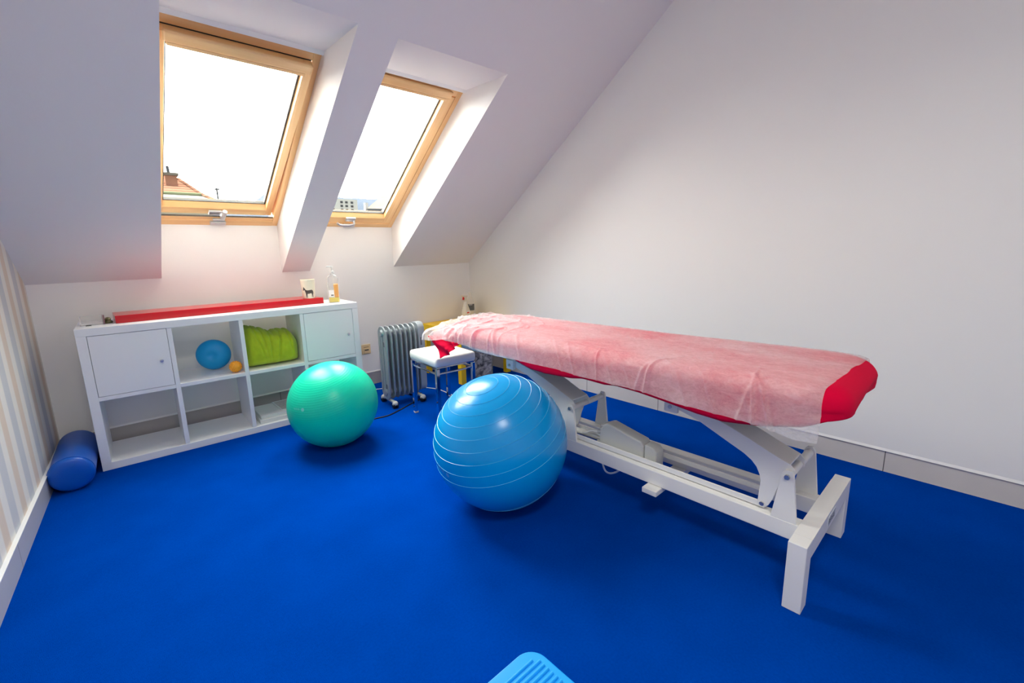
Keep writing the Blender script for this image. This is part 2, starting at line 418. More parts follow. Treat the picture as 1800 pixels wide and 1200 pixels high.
# right (gable) wall
bm = bmesh.new()
prism(bm, [(XR - 0.004, 3.2), (XR - 0.004, BB + 0.016), (XR - 0.009, BB + 0.003), (XR + 0.12, BB + 0.003), (XR + 0.12, 3.2)], 'y', YF - 0.1, 0.15)
struct('wall_right', bm, M['plaster_r'])
bm = bmesh.new(); box(bm, XR, XR + 0.1, YF - 0.1, 0.02, 0.0, BB + 0.003); struct('baseboard_right', bm, M['tile_r'])
# left wall, papered, not square to the back wall
ml = Matrix.Translation((XL, 0, 0)) @ Matrix.Rotation(-math.atan(RL), 4, 'Z')
bm = bmesh.new(); box(bm, -0.12, 0.0, YF - 0.2, 0.12, 0.0, 3.2)
o = struct('wall_left', bm, M['paper_wall']); o.matrix_world = ml
bm = bmesh.new(); box(bm, 0.0, 0.013, YF - 0.1, 0.0, 0.0, BB - 0.004)
o = struct('baseboard_left', bm, M['tile_l']); o.matrix_world = ml
bm = bmesh.new(); box(bm, 0.0, 0.016, YF - 0.1, 0.0, BB - 0.004, BB)
o = struct('trim_1', bm, M['white'], bevel=0.001); o.matrix_world = ml
bm = bmesh.new(); box(bm, -1.0, XR + 0.1, YF - 0.12, YF, 0.0, 3.2); struct('wall_front', bm, M['plaster'])

# sloped ceiling with two deep window linings, then the flat ceiling
def ceiling():
    bm = bmesh.new()
    def q(*p): bm.faces.new([bm.verts.new(x) for x in p])
    sc = (ZC - H) / ST; xl = -0.9; xr = XR + 0.05
    def strip(a, b, s0, s1): q(slope(a, s0), slope(b, s0), slope(b, s1), slope(a, s1))
    strip(xl, W1[0], 0, sc); strip(W1[1], W2[0], 0, sc); strip(W2[1], xr, 0, sc)
    strip(W1[0], W1[1], W1[2], sc); strip(W2[0], W2[1], W2[2], sc)
    yc = -sc * CT
    q((xl, yc, ZC), (xr, yc, ZC), (xr, YF - 0.1, ZC), (xl, YF - 0.1, ZC))
    for (a, b, t), (fa, fb) in ((W1, FRW[0]), (W2, FRW[1])):
        top = 1.575
        for x, fx in ((a, fa), (b, fb)):
            q(slope(x, 0), slope(x, t), slope(fx, top, DW), slope(fx, 0.19, DW), Vector((fx, 0.0, 1.345)), Vector((x, 0.0, H + 0.01)))
        q(slope(a, t), slope(b, t), slope(fb, top, DW), slope(fa, top, DW))
    bmesh.ops.remove_doubles(bm, verts=bm.verts, dist=1e-5)
    return bm
o = tag(link('ceiling', ceiling(), M['ceil'], fix=False), kind='structure')
# an outer roof slab round the windows keeps daylight out of the gaps
bm = bmesh.new()
def roofbox(a, b, s0, s1, d0=DW - 0.02, d1=DW + 0.06):
    v = [slope(x, s, d) for d in (d0, d1) for s in (s0, s1) for x in (a, b)]
    vs = [bm.verts.new(p) for p in v]
    for f in ((0, 1, 3, 2), (4, 6, 7, 5), (0, 4, 5, 1), (2, 3, 7, 6), (0, 2, 6, 4), (1, 5, 7, 3)): bm.faces.new([vs[i] for i in f])
roofbox(-1.0, FRW[0][0], -0.3, 3.6); roofbox(FRW[0][1], FRW[1][0], -0.3, 3.6); roofbox(FRW[1][1], XR + 0.2, -0.3, 3.6)
roofbox(FRW[0][0], FRW[0][1], 1.575, 3.6); roofbox(FRW[1][0], FRW[1][1], 1.575, 3.6)
roofbox(FRW[0][0], FRW[0][1], -0.3, 0.17); roofbox(FRW[1][0], FRW[1][1], -0.3, 0.17)
struct('ceiling_roof_deck', bm, M['plaster'])
bm = bmesh.new(); box(bm, -1.1, XR + 0.2, YF - 0.2, -1.5, 3.25, 3.4); struct('ceiling_deck', bm, M['plaster'])

# ------------------------------------------------------------------ roof windows
WM = Matrix.Translation(slope(0, 0)) @ Matrix(((1, 0, 0), (0, -CT, ST), (0, ST, CT))).transposed().to_4x4()
WM = Matrix.Translation((0, 0, H)) @ Matrix(((1, 0, 0), (0, -CT, ST), (0, ST, CT))).to_4x4()
# local axes of WM: x, s (up the slope), d (outwards)
WM = Matrix(((1, 0, 0, 0), (0, -CT, ST, 0), (0, ST, CT, H), (0, 0, 0, 1)))
def window(name, fa, fb, s0, s1, tilt, is_open, pa, pb, t0, ledge, ps0, ps1):
    root = tag(bpy.data.objects.new(name, None), kind='structure'); COL.objects.link(root)
    root.matrix_world = WM
    d0 = DW; w = 0.036
    f = bmesh.new(); box(f, fa, fa + w, s0, s1, d0, d0 + 0.085); link('frame_side', f, M['wood_v'], root, bevel=0.002)
    f = bmesh.new(); box(f, fb - w, fb, s0, s1, d0, d0 + 0.085); link('frame_side', f, M['wood_v'], root, bevel=0.002)
    f = bmesh.new(); box(f, fa + w, fb - w, s1 - 0.05, s1, d0, d0 + 0.085); link('frame_head', f, M['wood'], root, bevel=0.002)
    f = bmesh.new()
    prism(f, [(s0, d0), (s0 + 0.048, d0), (s0 + 0.050, d0 + 0.005), (s0 + 0.078, d0 + 0.005), (s0 + 0.078, d0 + 0.014), (s0 + 0.012, d0 + 0.03), (s0 + 0.001, d0 + 0.05), (s0, d0 + 0.05)], 'x', fa + w, fb - w)
    fr = link('frame_bottom', f, M['wood'], root, bevel=0.001)
    sm = (s0 + s1) / 2; dm = d0 + 0.03
    T = Matrix.Translation((0, sm, dm)) @ Matrix.Rotation(tilt, 4, 'X') @ Matrix.Translation((0, -sm, -dm))
    sash = bpy.data.objects.new('sash', None); COL.objects.link(sash); sash.parent = root; sash.matrix_local = T
    a, b, t1 = fa + w + 0.007, fb - w - 0.007, s1 - 0.056
    dl, dh = d0 - 0.004, d0 + 0.055
    m = bmesh.new(); box(m, a, pa, t0, t1, dl, dh); link('sash_stile', m, M['wood_v'], sash, bevel=0.002)
    m = bmesh.new(); box(m, pb, b, t0, t1, dl, dh); link('sash_stile', m, M['wood_v'], sash, bevel=0.002)
    m = bmesh.new(); box(m, pa, pb, ps1, t1, dl, dh); link('sash_head', m, M['wood'], sash, bevel=0.002)
    m = bmesh.new(); prism(m, [(t0, dl), (t0, dh), (ps0, dh), (ps0, dh - 0.03), (ledge, dl)], 'x', pa, pb)
    link('sash_rail', m, M['wood'], sash)
    m = bmesh.new(); box(m, pa - 0.012, pb + 0.030, ps1 + 0.006, max(t1 - 0.012, ps1 + 0.06), dl - 0.022, dl - 0.0005)
    vf = link('ventilation_flap', m, M['wood'], sash, bevel=0.010, seg=3)
    m = bmesh.new(); box(m, pa + 0.002, pb + 0.004, ps1 - 0.012, ps1 + 0.008, dl - 0.020, dl - 0.0005)
    link('flap_bar', m, M['wood'], vf, bevel=0.006, seg=3)
    dg = dh - 0.02
    for x0, x1 in ((pa + 0.001, pa + 0.010), (pb - 0.010, pb - 0.001)):
        m = bmesh.new(); box(m, x0, x1, ps0, ps1, dg - 0.006, dg + 0.014); link('gasket', m, M['gasket'], sash)
    m = bmesh.new(); box(m, pa + 0.010, pb - 0.010, ps0, ps0 + 0.006, dg - 0.006, dg + 0.014); link('gasket', m, M['gasket'], sash)
    m = bmesh.new(); box(m, pa + 0.002, pb - 0.002, ps0 + 0.002, ps1 - 0.002, dg, dg + 0.004)
    link('glass_pane', m, M['glass'], sash)
    m = bmesh.new(); box(m, pb - 0.004, b + 0.004, t0, t1, dh + 0.001, dh + 0.010); link('outer_cover', m, M['gasket'], sash)
    m = bmesh.new(); box(m, a - 0.004, pa + 0.004, t0, t1, dh + 0.001, dh + 0.010); link('outer_cover', m, M['gasket'], sash)
    m = bmesh.new(); box(m, pa + 0.004, pb - 0.004, t1 - 0.07, t1, dh + 0.001, dh + 0.010); link('outer_cover', m, M['gasket'], sash)
    if is_open:
        m = bmesh.new(); box(m, a, b, t1 + 0.0002, t1 + 0.0045, dl + 0.045, dh); link('gasket', m, M['black_rub'], sash)  # dark strip added to hide daylight leaking above the sash head
        m = bmesh.new(); box(m, a, b, t0 - 0.004, t0 - 0.0002, dl + 0.010, dh); link('gasket', m, M['black_rub'], sash)
        m = bmesh.new(); prism(m, [(s0 + 0.0782, d0 + 0.004), (s0 + 0.0795, d0 + 0.004), (s0 + 0.0795, d0 + 0.016), (s0 + 0.012, d0 + 0.034), (s0 + 0.012, d0 + 0.0305), (s0 + 0.0782, d0 + 0.0143)], 'x', fa + w, fb - w); link('channel_strip', m, M['gasket'], fr)
        m = bmesh.new(); box(m, a, b, 0.236, t0 + 0.02, dh + 0.011, dh + 0.018); link('outer_cover', m, M['gasket'], sash)  # unseen strip added to block overhead sky light at the open gap
    hx = (pa + pb) / 2; hs = t0 + 0.018
    m = bmesh.new(); box(m, hx - 0.050, hx + 0.028, hs - 0.012, hs + 0.026, dl - 0.016, dl)
    hp = link('handle', m, M['handle'], sash, bevel=0.004)
    m = bmesh.new()
    if is_open:
        tube(m, [(hx + 0.022, hs, dl - 0.010), (hx + 0.024, hs - 0.004, dl - 0.046), (hx + 0.026, hs + 0.030, dl - 0.052), (hx + 0.030, hs + 0.070, dl - 0.046)], 0.011, 12, radii=[0.012, 0.014, 0.012, 0.013])
    else:
        tube(m, smoothpath([(hx + 0.016, hs, dl - 0.012), (hx + 0.014, hs - 0.018, dl - 0.036), (hx - 0.03, hs - 0.026, dl - 0.042), (hx - 0.095, hs - 0.024, dl - 0.040), (hx - 0.120, hs - 0.006, dl - 0.036)], 4), 0.009, 12)
    link('lever', m, M['handle'], hp, smooth=True, angle=50)
    m = bmesh.new(); box(m, hx - 0.045, hx + 0.045, s0 + 0.020, s0 + 0.048, d0 - 0.018, d0)
    if is_open: box(m, hx - 0.03, hx + 0.04, s0 + 0.0485, s0 + 0.068, d0 - 0.010, d0 + 0.004)
    link('lock_plate', m, M['handle'], fr, bevel=0.003)
    return root
window('window_1', FRW[0][0], FRW[0][1], 0.200, 1.572, R(-3.6), True, 0.487, 1.066, 0.273, 0.329, 0.352, 1.475)
window('window_2', FRW[1][0], FRW[1][1], 0.195, 1.572, 0.0, False, 1.400, 1.955, 0.280, 0.318, 0.338, 1.50)

# ------------------------------------------------------------------ shelf unit
RY = -0.0406; SHY = -(0.39 + 0.0328)
SM = Matrix.Translation((0, SHY, 0)) @ Matrix.Rotation(RY, 4, 'Z')
def shelf():
    root = empty('cube_shelf', mw=SM, label='long low white shelf unit of eight cubes standing against the back wall', cat='shelf unit')
    W, HH, D, o = 1.49, 0.79, 0.37, 0.0413
    c = 0.335; t = (W - 2 * o - 4 * c) / 3
    link_ = lambda n, b: bxo(n, b, M['white'], root, bevel=0.0012, seg=1)
    link_('top_board', (0, W, 0, D, HH - o, HH)); link_('bottom_board', (0, W, 0, D, 0, o))
    link_('side_board', (0, o, 0, D, o, HH - o)); link_('side_board', (W - o, W, 0, D, o, HH - o))
    zm = HH - o - c
    xs = [o + c * (k + 1) + t * k for k in range(3)]
    for x in xs: link_('upright', (x, x + t, 0.002, D, o, HH - o))
    cells = [(o, xs[0])] + [(xs[k] + t, (xs + [W - o])[k + 1]) for k in range(3)]
    for (a, b) in cells: link_('middle_shelf', (a, b, 0.003, D, zm - t, zm))
    for k in (0, 3):
        a, b = cells[k]; g = 0.0022
        d = bxo('door', (a + g, b - g, 0.002, 0.018, zm + g, HH - o - g), M['white'], root, bevel=0.0008, seg=1)
        bxo('door_gap', (a, b, 0.021, 0.026, zm, HH - o), M['dark_gap'], root)
        bm = bmesh.new(); lathe(bm, [(0.0, 0.0), (0.005, 0.0), (0.005, 0.012), (0.009, 0.014), (0.009, 0.022), (0.0, 0.023)], 16,
              axis_matrix((b - 0.045, 0.002, zm + 0.155), (0, -1, 0)))
        link('knob', bm, M['handle'], d, smooth=True)
    return root, cells, zm, o
shelf_root, cells, ZM, SO = shelf()
def sp(x, y, z): return SM @ Vector((x, y, z))

# red lacquer board lying along the top
bm = bmesh.new()
BT = 0.8325
A = [(0.170, -0.328), (1.306, -0.335), (1.296, -0.105), (0.166, -0.095)]
prism(bm, A, 'z', 0.7902, BT)
tag(link('red_board', bm, M['red_gloss'], bevel=0.0015), 'long glossy red lacquered board lying on top of the white shelf unit', 'board')
# two little pewter weights at the board's left end
bm = bmesh.new()
mw = Matrix.Translation((0.140, -0.262, 0.7902))
lathe(bm, [(0.0, 0), (0.018, 0), (0.021, 0.008), (0.012, 0.016), (0.014, 0.024), (0.008, 0.032), (0.0, 0.034)], 20, mw)
tag(link('metal_ornament', bm, mat('olive_brass', (120, 118, 84), 0.4, metal=0.6), smooth=True), 'small dull brass knob shaped ornament at the left end of the red board', 'ornament')
# clear tray beside it
r = empty('clear_tray', (0.075, -0.27, 0.7902), -0.04, 'small clear plastic dispenser tray on the left end of the white shelf unit', 'tray')
bm = bmesh.new(); box(bm, -0.05, 0.045, -0.03, 0.03, 0, 0.006)
for (a, b) in ((-0.05, -0.046), (0.041, 0.045)):
    prism(bm, [(-0.03, 0.0), (0.03, 0.0), (0.03, 0.048), (-0.03, 0.03)], 'x', a, b)
box(bm, -0.05, 0.045, 0.026, 0.03, 0.006, 0.048)
link('tray_shell', bm, M['frost'], r)
bm = bmesh.new(); box(bm, 0.046, 0.052, -0.028, 0.012, 0.0, 0.048); link('end_strip', bm, mat('dull_mauve_card', (130, 100, 105), 0.7), r)
bm = bmesh.new(); box(bm, -0.026, -0.004, -0.052, -0.034, 0.0, 0.004); link('foot_clip', bm, mat('grey_clip', (90, 88, 84), 0.5), r)

# patterned cup with a horse
r = empty('ceramic_cup', (1.222, -0.295, BT), 0, 'cream ceramic beaker with a printed dark horse, standing on the red board', 'cup')
bm = bmesh.new()
lathe(bm, [(0.0, 0.0), (0.038, 0.0), (0.041, 0.004), (0.0455, 0.10), (0.0475, 0.132), (0.044, 0.134), (0.041, 0.10), (0.036, 0.012), (0.0, 0.010)], 40)
link('cup_body', bm, M['cup'], r, smooth=True)
# horse silhouette wrapped on the cup
H_ = [(0.00, 0.62), (0.04, 0.78), (0.10, 0.98), (0.13, 0.90), (0.20, 0.84), (0.30, 0.68), (0.45, 0.64), (0.62, 0.66), (0.80, 0.68), (0.90, 0.62), (0.97, 0.45), (0.99, 0.25),
      (0.95, 0.30), (0.93, 0.45), (0.92, 0.30), (0.94, 0.02), (0.89, 0.0), (0.86, 0.25), (0.84, 0.05), (0.79, 0.03), (0.80, 0.28), (0.74, 0.38), (0.55, 0.34), (0.42, 0.34),
      (0.40, 0.18), (0.41, 0.0), (0.36, 0.0), (0.34, 0.20), (0.31, 0.02), (0.26, 0.02), (0.28, 0.30), (0.24, 0.48), (0.18, 0.66), (0.10, 0.68), (0.05, 0.60)]
cup_dir = math.atan2(-3.6353 + 0.295, 0.1067 - 1.222)
bm = bmesh.new(); vs = []
tmp = [bm.verts.new((u, v, 0)) for u, v in H_]; f = bm.faces.new(tmp)
bmesh.ops.triangulate(bm, faces=[f]); bmesh.ops.subdivide_edges(bm, edges=bm.edges, cuts=2)
for v in bm.verts:
    u, w = v.co.x, v.co.y; a = cup_dir + (u - 0.52) * 1.75; z = 0.008 + w * 0.078; rr = 0.0412 + z * 0.048
    v.co = (rr * math.cos(a), rr * math.sin(a), z)
bmesh.ops.solidify(bm, geom=bm.faces[:], thickness=0.0006)
link('horse_print', bm, M['print'], r)
# hand soap bottle
r = empty('soap_bottle', (1.385, -0.335, 0.7902), math.atan2(-3.3, -1.278) + R(90), 'clear pump bottle of amber liquid soap standing at the right end of the shelf unit', 'bottle')
bm = bmesh.new()
def rr_loft(bm, secs, n=8):
    rings = []
    for (hx, hy, rad, z) in secs: rings.append([bm.verts.new((x, y, z)) for x, y in rrect(-hx, hx, -hy, hy, rad, n)])
    for a, b in zip(rings, rings[1:]):
        k = len(a)
        for i in range(k): bm.faces.new((a[i], a[(i + 1) % k], b[(i + 1) % k], b[i]))
    bm.faces.new(rings[0][::-1]); bm.faces.new(rings[-1])
rr_loft(bm, [(0.036, 0.022, 0.014, 0.0), (0.038, 0.024, 0.015, 0.01), (0.038, 0.024, 0.015, 0.17), (0.034, 0.021, 0.015, 0.188), (0.02, 0.017, 0.015, 0.198), (0.013, 0.013, 0.0128, 0.203), (0.013, 0.013, 0.0128, 0.212)])
link('bottle_shell', bm, M['clear'], r, smooth=True)
bm = bmesh.new(); rr_loft(bm, [(0.034, 0.020, 0.013, 0.003), (0.036, 0.022, 0.014, 0.012), (0.036, 0.022, 0.014, 0.036)]); link('soap_bottom', bm, M['soap2'], r, smooth=True)
bm = bmesh.new(); bm2 = bm
box(bm, 0.002, 0.034, -0.019, 0.019, 0.037, 0.135); link('soap', bm, M['soap'], r, bevel=0.006, seg=3)
bm = bmesh.new(); box(bm, -0.033, 0.003, -0.0262, -0.0246, 0.042, 0.092); lab = link('label', bm, M['label_w'], r)
bm = bmesh.new(); box(bm, -0.020, -0.002, -0.0272, -0.0263, 0.05, 0.058); link('print_block', bm, M['print'], lab)
bm = bmesh.new()
lathe(bm, [(0.0, 0.208), (0.015, 0.208), (0.015, 0.226), (0.006, 0.230), (0.0045, 0.25), (0.010, 0.252), (0.010, 0.262), (0.0, 0.264)], 20)
tube(bm, [(0, 0, 0.258), (-0.03, 0, 0.260), (-0.036, 0, 0.254)], 0.0045, 10)
tube(bm, [(0, 0, 0.208), (0.004, 0, 0.02)], 0.002, 8)
link('pump', bm, M['white_tape'], r, smooth=True)

# balance disc standing on edge, massage balls, cushion in the cubes
bm = bmesh.new(); prof = []
for k in range(0, 41):
    t = math.pi * k / 40; rad = 0.098 * abs(math.sin(t)) ** 0.75; z = -0.05 * math.cos(t)
    dim = 0.016 * math.exp(-(rad / 0.022) ** 2)
    prof.append((rad if 0 < k < 40 else 0.0, z + (dim if z < 0 else -dim)))
lathe(bm, prof, 48)
o = link('balance_disc', bm, M['disc'], smooth=True, angle=80)
o.matrix_world = axis_matrix(sp(0.606, 0.235, ZM + 0.1005), (-0.35, -0.93, 0.06))
tag(o, 'round blue air filled balance disc with dimpled centre standing on edge in an upper cube', 'balance disc')
def spiky(rad, n):
    bm = bmesh.new(); bmesh.ops.create_icosphere(bm, subdivisions=3, radius=rad)
    for i in range(n):
        z = 1 - 2 * (i + 0.5) / n; a = i * 2.399963; q = math.sqrt(1 - z * z); d = Vector((q * math.cos(a), q * math.sin(a), z))
        m_ = axis_matrix(d * (rad * 0.97), d, (0.3, 0.5, 0.8)); bmesh.ops.create_cone(bm, cap_ends=True, segments=6, radius1=rad * 0.13, radius2=rad * 0.05, depth=rad * 0.26, matrix=m_)
    return bm
o = link('massage_ball', spiky(0.0345, 90), M['orange'], smooth=True); o.location = sp(0.692, 0.052, ZM + 0.0385)
tag(o, 'small orange spiky massage ball beside the blue disc', 'ball')
bm = bmesh.new(); lathe(bm, [(0.0, -0.055), (0.011, -0.055), (0.016, -0.05), (0.016, 0.05), (0.011, 0.055), (0.0, 0.055)], 20)
o = link('grey_roller', bm, mat('grey_foam', (140, 146, 150), 0.6), smooth=True); o.matrix_world = axis_matrix(sp(0.700, 0.20, ZM + 0.0175), (0.30, 0.95, 0.0))
tag(o, 'short grey hand roller lying behind the orange ball', 'roller')
# lime cushion
a_, b_ = cells[2]
bm = bmesh.new(); n, L = 64, 90
rings = []
for j in range(L + 1):
    t = j / L; x = a_ + 0.006 + (b_ - a_ - 0.014) * t
    e = min(1.0, math.sin(math.pi * min(t, 0.12) / 0.24) * 0.45 + 0.55) * min(1.0, math.sin(math.pi * min(1 - t, 0.16) / 0.32) * 0.5 + 0.5)
    top = interp([(0, 0.272), (0.15, 0.268), (0.4, 0.238), (0.54, 0.214), (0.60, 0.222), (0.85, 0.222), (1.0, 0.205)], t)
    ring = []
    for k in range(n):
        an = 2 * math.pi * k / n; c, s = math.cos(an), math.sin(an)
        q = (abs(c) ** 2.8 + abs(s) ** 2.8) ** (-1 / 2.8) * e
        y = 0.142 * q * c; z = top / 2 * q * s
        if s < 0: z = -top / 2 * (q / e) * abs(s)
        z += top / 2 - 0.14
        if s > -0.75:
            cr = 0.0
            for tc_, am, wd, sl in ((0.28, 0.010, 0.018, -0.10), (0.37, 0.012, 0.016, -0.06), (0.46, 0.013, 0.014, 0.0), (0.62, 0.012, 0.016, 0.05), (0.84, 0.010, 0.020, -0.05)):
                cr -= am * math.exp(-((t - tc_ - sl * s) / wd) ** 2)
            nz = noise.noise(Vector((t * 5, an * 1.2, 1.0))) * 0.006 + noise.noise(Vector((t * 18, math.sin(an) * 4, math.cos(an) * 4))) * 0.005
            k2 = min(1, (s + 0.75) * 1.5); y += (nz + cr) * c * k2; z += (nz + cr * 0.7) * s * k2
        ring.append(bm.verts.new((x, y, z)))
    rings.append(ring)
for p, q in zip(rings, rings[1:]):
    for k in range(n): bm.faces.new((p[k], p[(k + 1) % n], q[(k + 1) % n], q[k]))
bm.faces.new(rings[0][::-1]); bm.faces.new(rings[-1])
zmin = min(v.co.z for v in bm.verts)
for v in bm.verts: v.co.z += ZM + 0.002 - zmin; v.co.y += 0.18
o = link('lime_cushion', bm, M['lime'], smooth=True, angle=70); o.matrix_world = SM
tag(o, 'rumpled lime green fabric cushion stuffed in an upper cube', 'cushion')
# papers in the lower cube
a_, b_ = cells[2]
specs = [(0.235, 0.30, 0.010, 0.000, 0.01, M['paper'], 'flat stack of white papers at the bottom of a lower cube'),
         (0.225, 0.30, 0.014, 0.010, -0.03, M['paper'], 'white folder lying on the papers in a lower cube'),
         (0.215, 0.25, 0.022, 0.024, 0.02, M['paper'], 'thick white booklet topmost of the paper pile in a lower cube')]
for i, (w, d, h, z, rot, m_, lb) in enumerate(specs):
    bm = bmesh.new(); k = 4 if h > 0.012 else 2
    for q in range(k):
        j = random.uniform(-0.002, 0.002)
        box(bm, -w / 2 + j, w / 2 + j, -d / 2 - j, d / 2 - j, h * q / k + 0.0002, h * (q + 1) / k - 0.0002)
    o = link('paper_stack', bm, m_); o.matrix_world = SM @ Matrix.Translation((a_ + 0.145, 0.175, SO + z + 0.0006)) @ Matrix.Rotation(rot, 4, 'Z')
    tag(o, lb, 'papers', 'papers in the lower cube')
bm = bmesh.new(); box(bm, -0.07, 0.07, -0.11, 0.11, 0, 0.006)
for k in range(9): box(bm, -0.062, 0.062, -0.1 + k * 0.022, -0.094 + k * 0.022, 0.006, 0.0066, mi=1)
o = link('striped_leaflet', bm, [M['paper'], mat('brown_print', (150, 120, 105), 0.7)]); o.matrix_world = SM @ Matrix.Translation((a_ + 0.235, 0.19, SO + 0.0475)) @ Matrix.Rotation(0.05, 4, 'Z')
tag(o, 'leaflet with fine brown lines on the paper pile in a lower cube', 'leaflet')
bm = bmesh.new(); box(bm, -0.007, 0.007, -0.02, 0.02, 0, 0.15)
o = link('black_folder', bm, M['black_rub'], bevel=0.002); o.matrix_world = SM @ Matrix.Translation((b_ - 0.088, 0.10, SO + 0.0005))
tag(o, 'narrow black upright holder beside the paper pile, mostly hidden by the green ball', 'holder')

# ------------------------------------------------------------------ exercise balls
def ball(name, c, rad, pole, mat_, rings, label, ringmat=None, fine=False):
    root = empty(name, (c[0], c[1], 0), label=label, cat='exercise ball')
    mw = axis_matrix((0, 0, rad), pole)
    bm = bmesh.new(); prof = []; N = 180
    angs = sorted(set([math.pi * k / N for k in range(N + 1)]))
    for a in angs:
        rr = rad
        if fine: rr += 0.0004 * math.sin(a * 120) * (1 if 0.5 < a < 2.6 else 0)
        prof.append((rr * math.sin(a) if 0 < a < math.pi else 0.0, rr * math.cos(a)))
    lathe(bm, prof, 128, mw)
    # settle on the floor with a small flat
    for v in bm.verts:
        if v.co.z < 0.004: v.co.z = 0.0006
    link('ball_skin', bm, mat_, root, smooth=True, angle=80)
    for a in rings:
        a = R(a); bm = bmesh.new(); n = 128; w = 0.0013; rg = []
        for k in range(n):
            ph = 2 * math.pi * k / n; q = []
            for da, dr in ((-w / rad, -0.0006), (0, 0.0014), (w / rad, -0.0006)):
                rr = rad + dr; q.append(bm.verts.new(mw @ Vector((rr * math.sin(a + da) * math.cos(ph), rr * math.sin(a + da) * math.sin(ph), rr * math.cos(a + da)))))
            rg.append(q)
        for k in range(n):
            p, q = rg[k], rg[(k + 1) % n]
            for i in range(2): bm.faces.new((p[i], q[i], q[i + 1], p[i + 1]))
        if min(v.co.z for v in bm.verts) > 0.002: link('ridge', bm, ringmat, root, smooth=True, angle=80)
        else: bm.free()
    return root
def decal(root, rad, nrm, shapes, m, up=(0, 0, 1)):
    """flat print wrapped on the ball; shapes are 2D polygons in metres round nrm"""
    nrm = Vector(nrm).normalized(); x = Vector(up).cross(nrm).normalized(); y = nrm.cross(x)
    bm = bmesh.new()
    for s in shapes:
        f = bm.faces.new([bm.verts.new((p[0], p[1], 0)) for p in s]); bmesh.ops.triangulate(bm, faces=[f])
    for v in bm.verts:
        d = (nrm * rad + x * v.co.x + y * v.co.y).normalized(); v.co = d * (rad + 0.0009) + Vector((0, 0, rad))
    link('print', bm, m, root)
disc2 = lambda cx, cy, r_: [(cx + r_ * math.cos(2 * math.pi * k / 24), cy + r_ * math.sin(2 * math.pi * k / 24)) for k in range(24)]
bar = lambda x0, x1, y0, y1: [(x0, y0), (x1, y0), (x1, y1), (x0, y1)]
def lettering(x, y, h, n):
    out = []
    for k in range(n):
        a = x + k * h * 0.75; w = h * 0.12
        out.append(bar(a, a + w, y, y + h))
        if k % 2 == 0: out.append(bar(a, a + h * 0.5, y + h - w, y + h)); out.append(bar(a + h * 0.42, a + h * 0.42 + w, y, y + h - w))
        else: out.append(bar(a, a + h * 0.5, y, y + w)); out.append(bar(a, a + h * 0.5, y + h * 0.45, y + h * 0.45 + w))
    return out
ba = ball('exercise_ball', (1.355, -2.190), 0.301, (-0.318, 0.019, 0.948), M['ball_b'],
          [14 + 9.33 * k for k in range(9)] + [180 - 14 - 9.33 * k for k in range(5)], 'large shiny blue exercise ball with concentric ridges in front of the treatment table', M['ring_b'])
decal(ba, 0.301, (-0.982, -0.009, -0.189), [disc2(0.0, 0.0, 0.0105)] + lettering(-0.085, -0.004, 0.022, 4), M['logo_b'])
gb = ball('exercise_ball', (1.064, -0.996), 0.256, (-0.25, -0.1, 0.96), M['ball_g'], [], 'smaller mint green exercise ball in front of the white shelf unit', None, True)
decal(gb, 0.256, (-0.845, -0.495, 0.201), [disc2(0.0, 0.0, 0.010)] + lettering(-0.068, -0.005, 0.011, 6), M['logo_g'])

# ------------------------------------------------------------------ blue bolster on the floor by the left wall
def bolster():
    bm = bmesh.new(); n = 40; L = 0.50; rad = 0.088; rings = []
    prof = [(0.0, 0.0), (0.45, -0.001), (0.80, 0.001), (0.93, 0.006), (0.99, 0.018), (1.0, 0.035), (1.0, L * 0.3), (1.01, L * 0.5), (1.0, L * 0.72), (1.0, L - 0.035), (0.99, L - 0.018), (0.93, L - 0.006), (0.8, L - 0.001), (0.0, L)]
    lathe(bm, [(rad * r_, z) for r_, z in prof], n)
    for v in bm.verts:
        t = v.co.z / L
        if 0.05 < t < 0.95:
            a = math.atan2(v.co.y, v.co.x); k = 1 + 0.02 * noise.noise(Vector((math.cos(a) * 2, math.sin(a) * 2, t * 6))); v.co.x *= k; v.co.y *= k
    return bm
o = link('bolster', bolster(), M['bolster'], smooth=True, angle=60)
o.matrix_world = axis_matrix((-0.108, -0.600, 0.0885), (0.045, 1, 0.0), (1, 0, 0))
tag(o, 'blue vinyl bolster lying on the carpet between the striped wall and the shelf unit', 'bolster')
bm = bmesh.new(); tube(bm, [(0.088 * math.cos(a) * 1.003, 0.088 * math.sin(a) * 1.003, 0.022) for a in [2 * math.pi * k / 40 for k in range(41)]], 0.0016, 6)
link('seam', bm, M['bolster_end'], o, smooth=True)

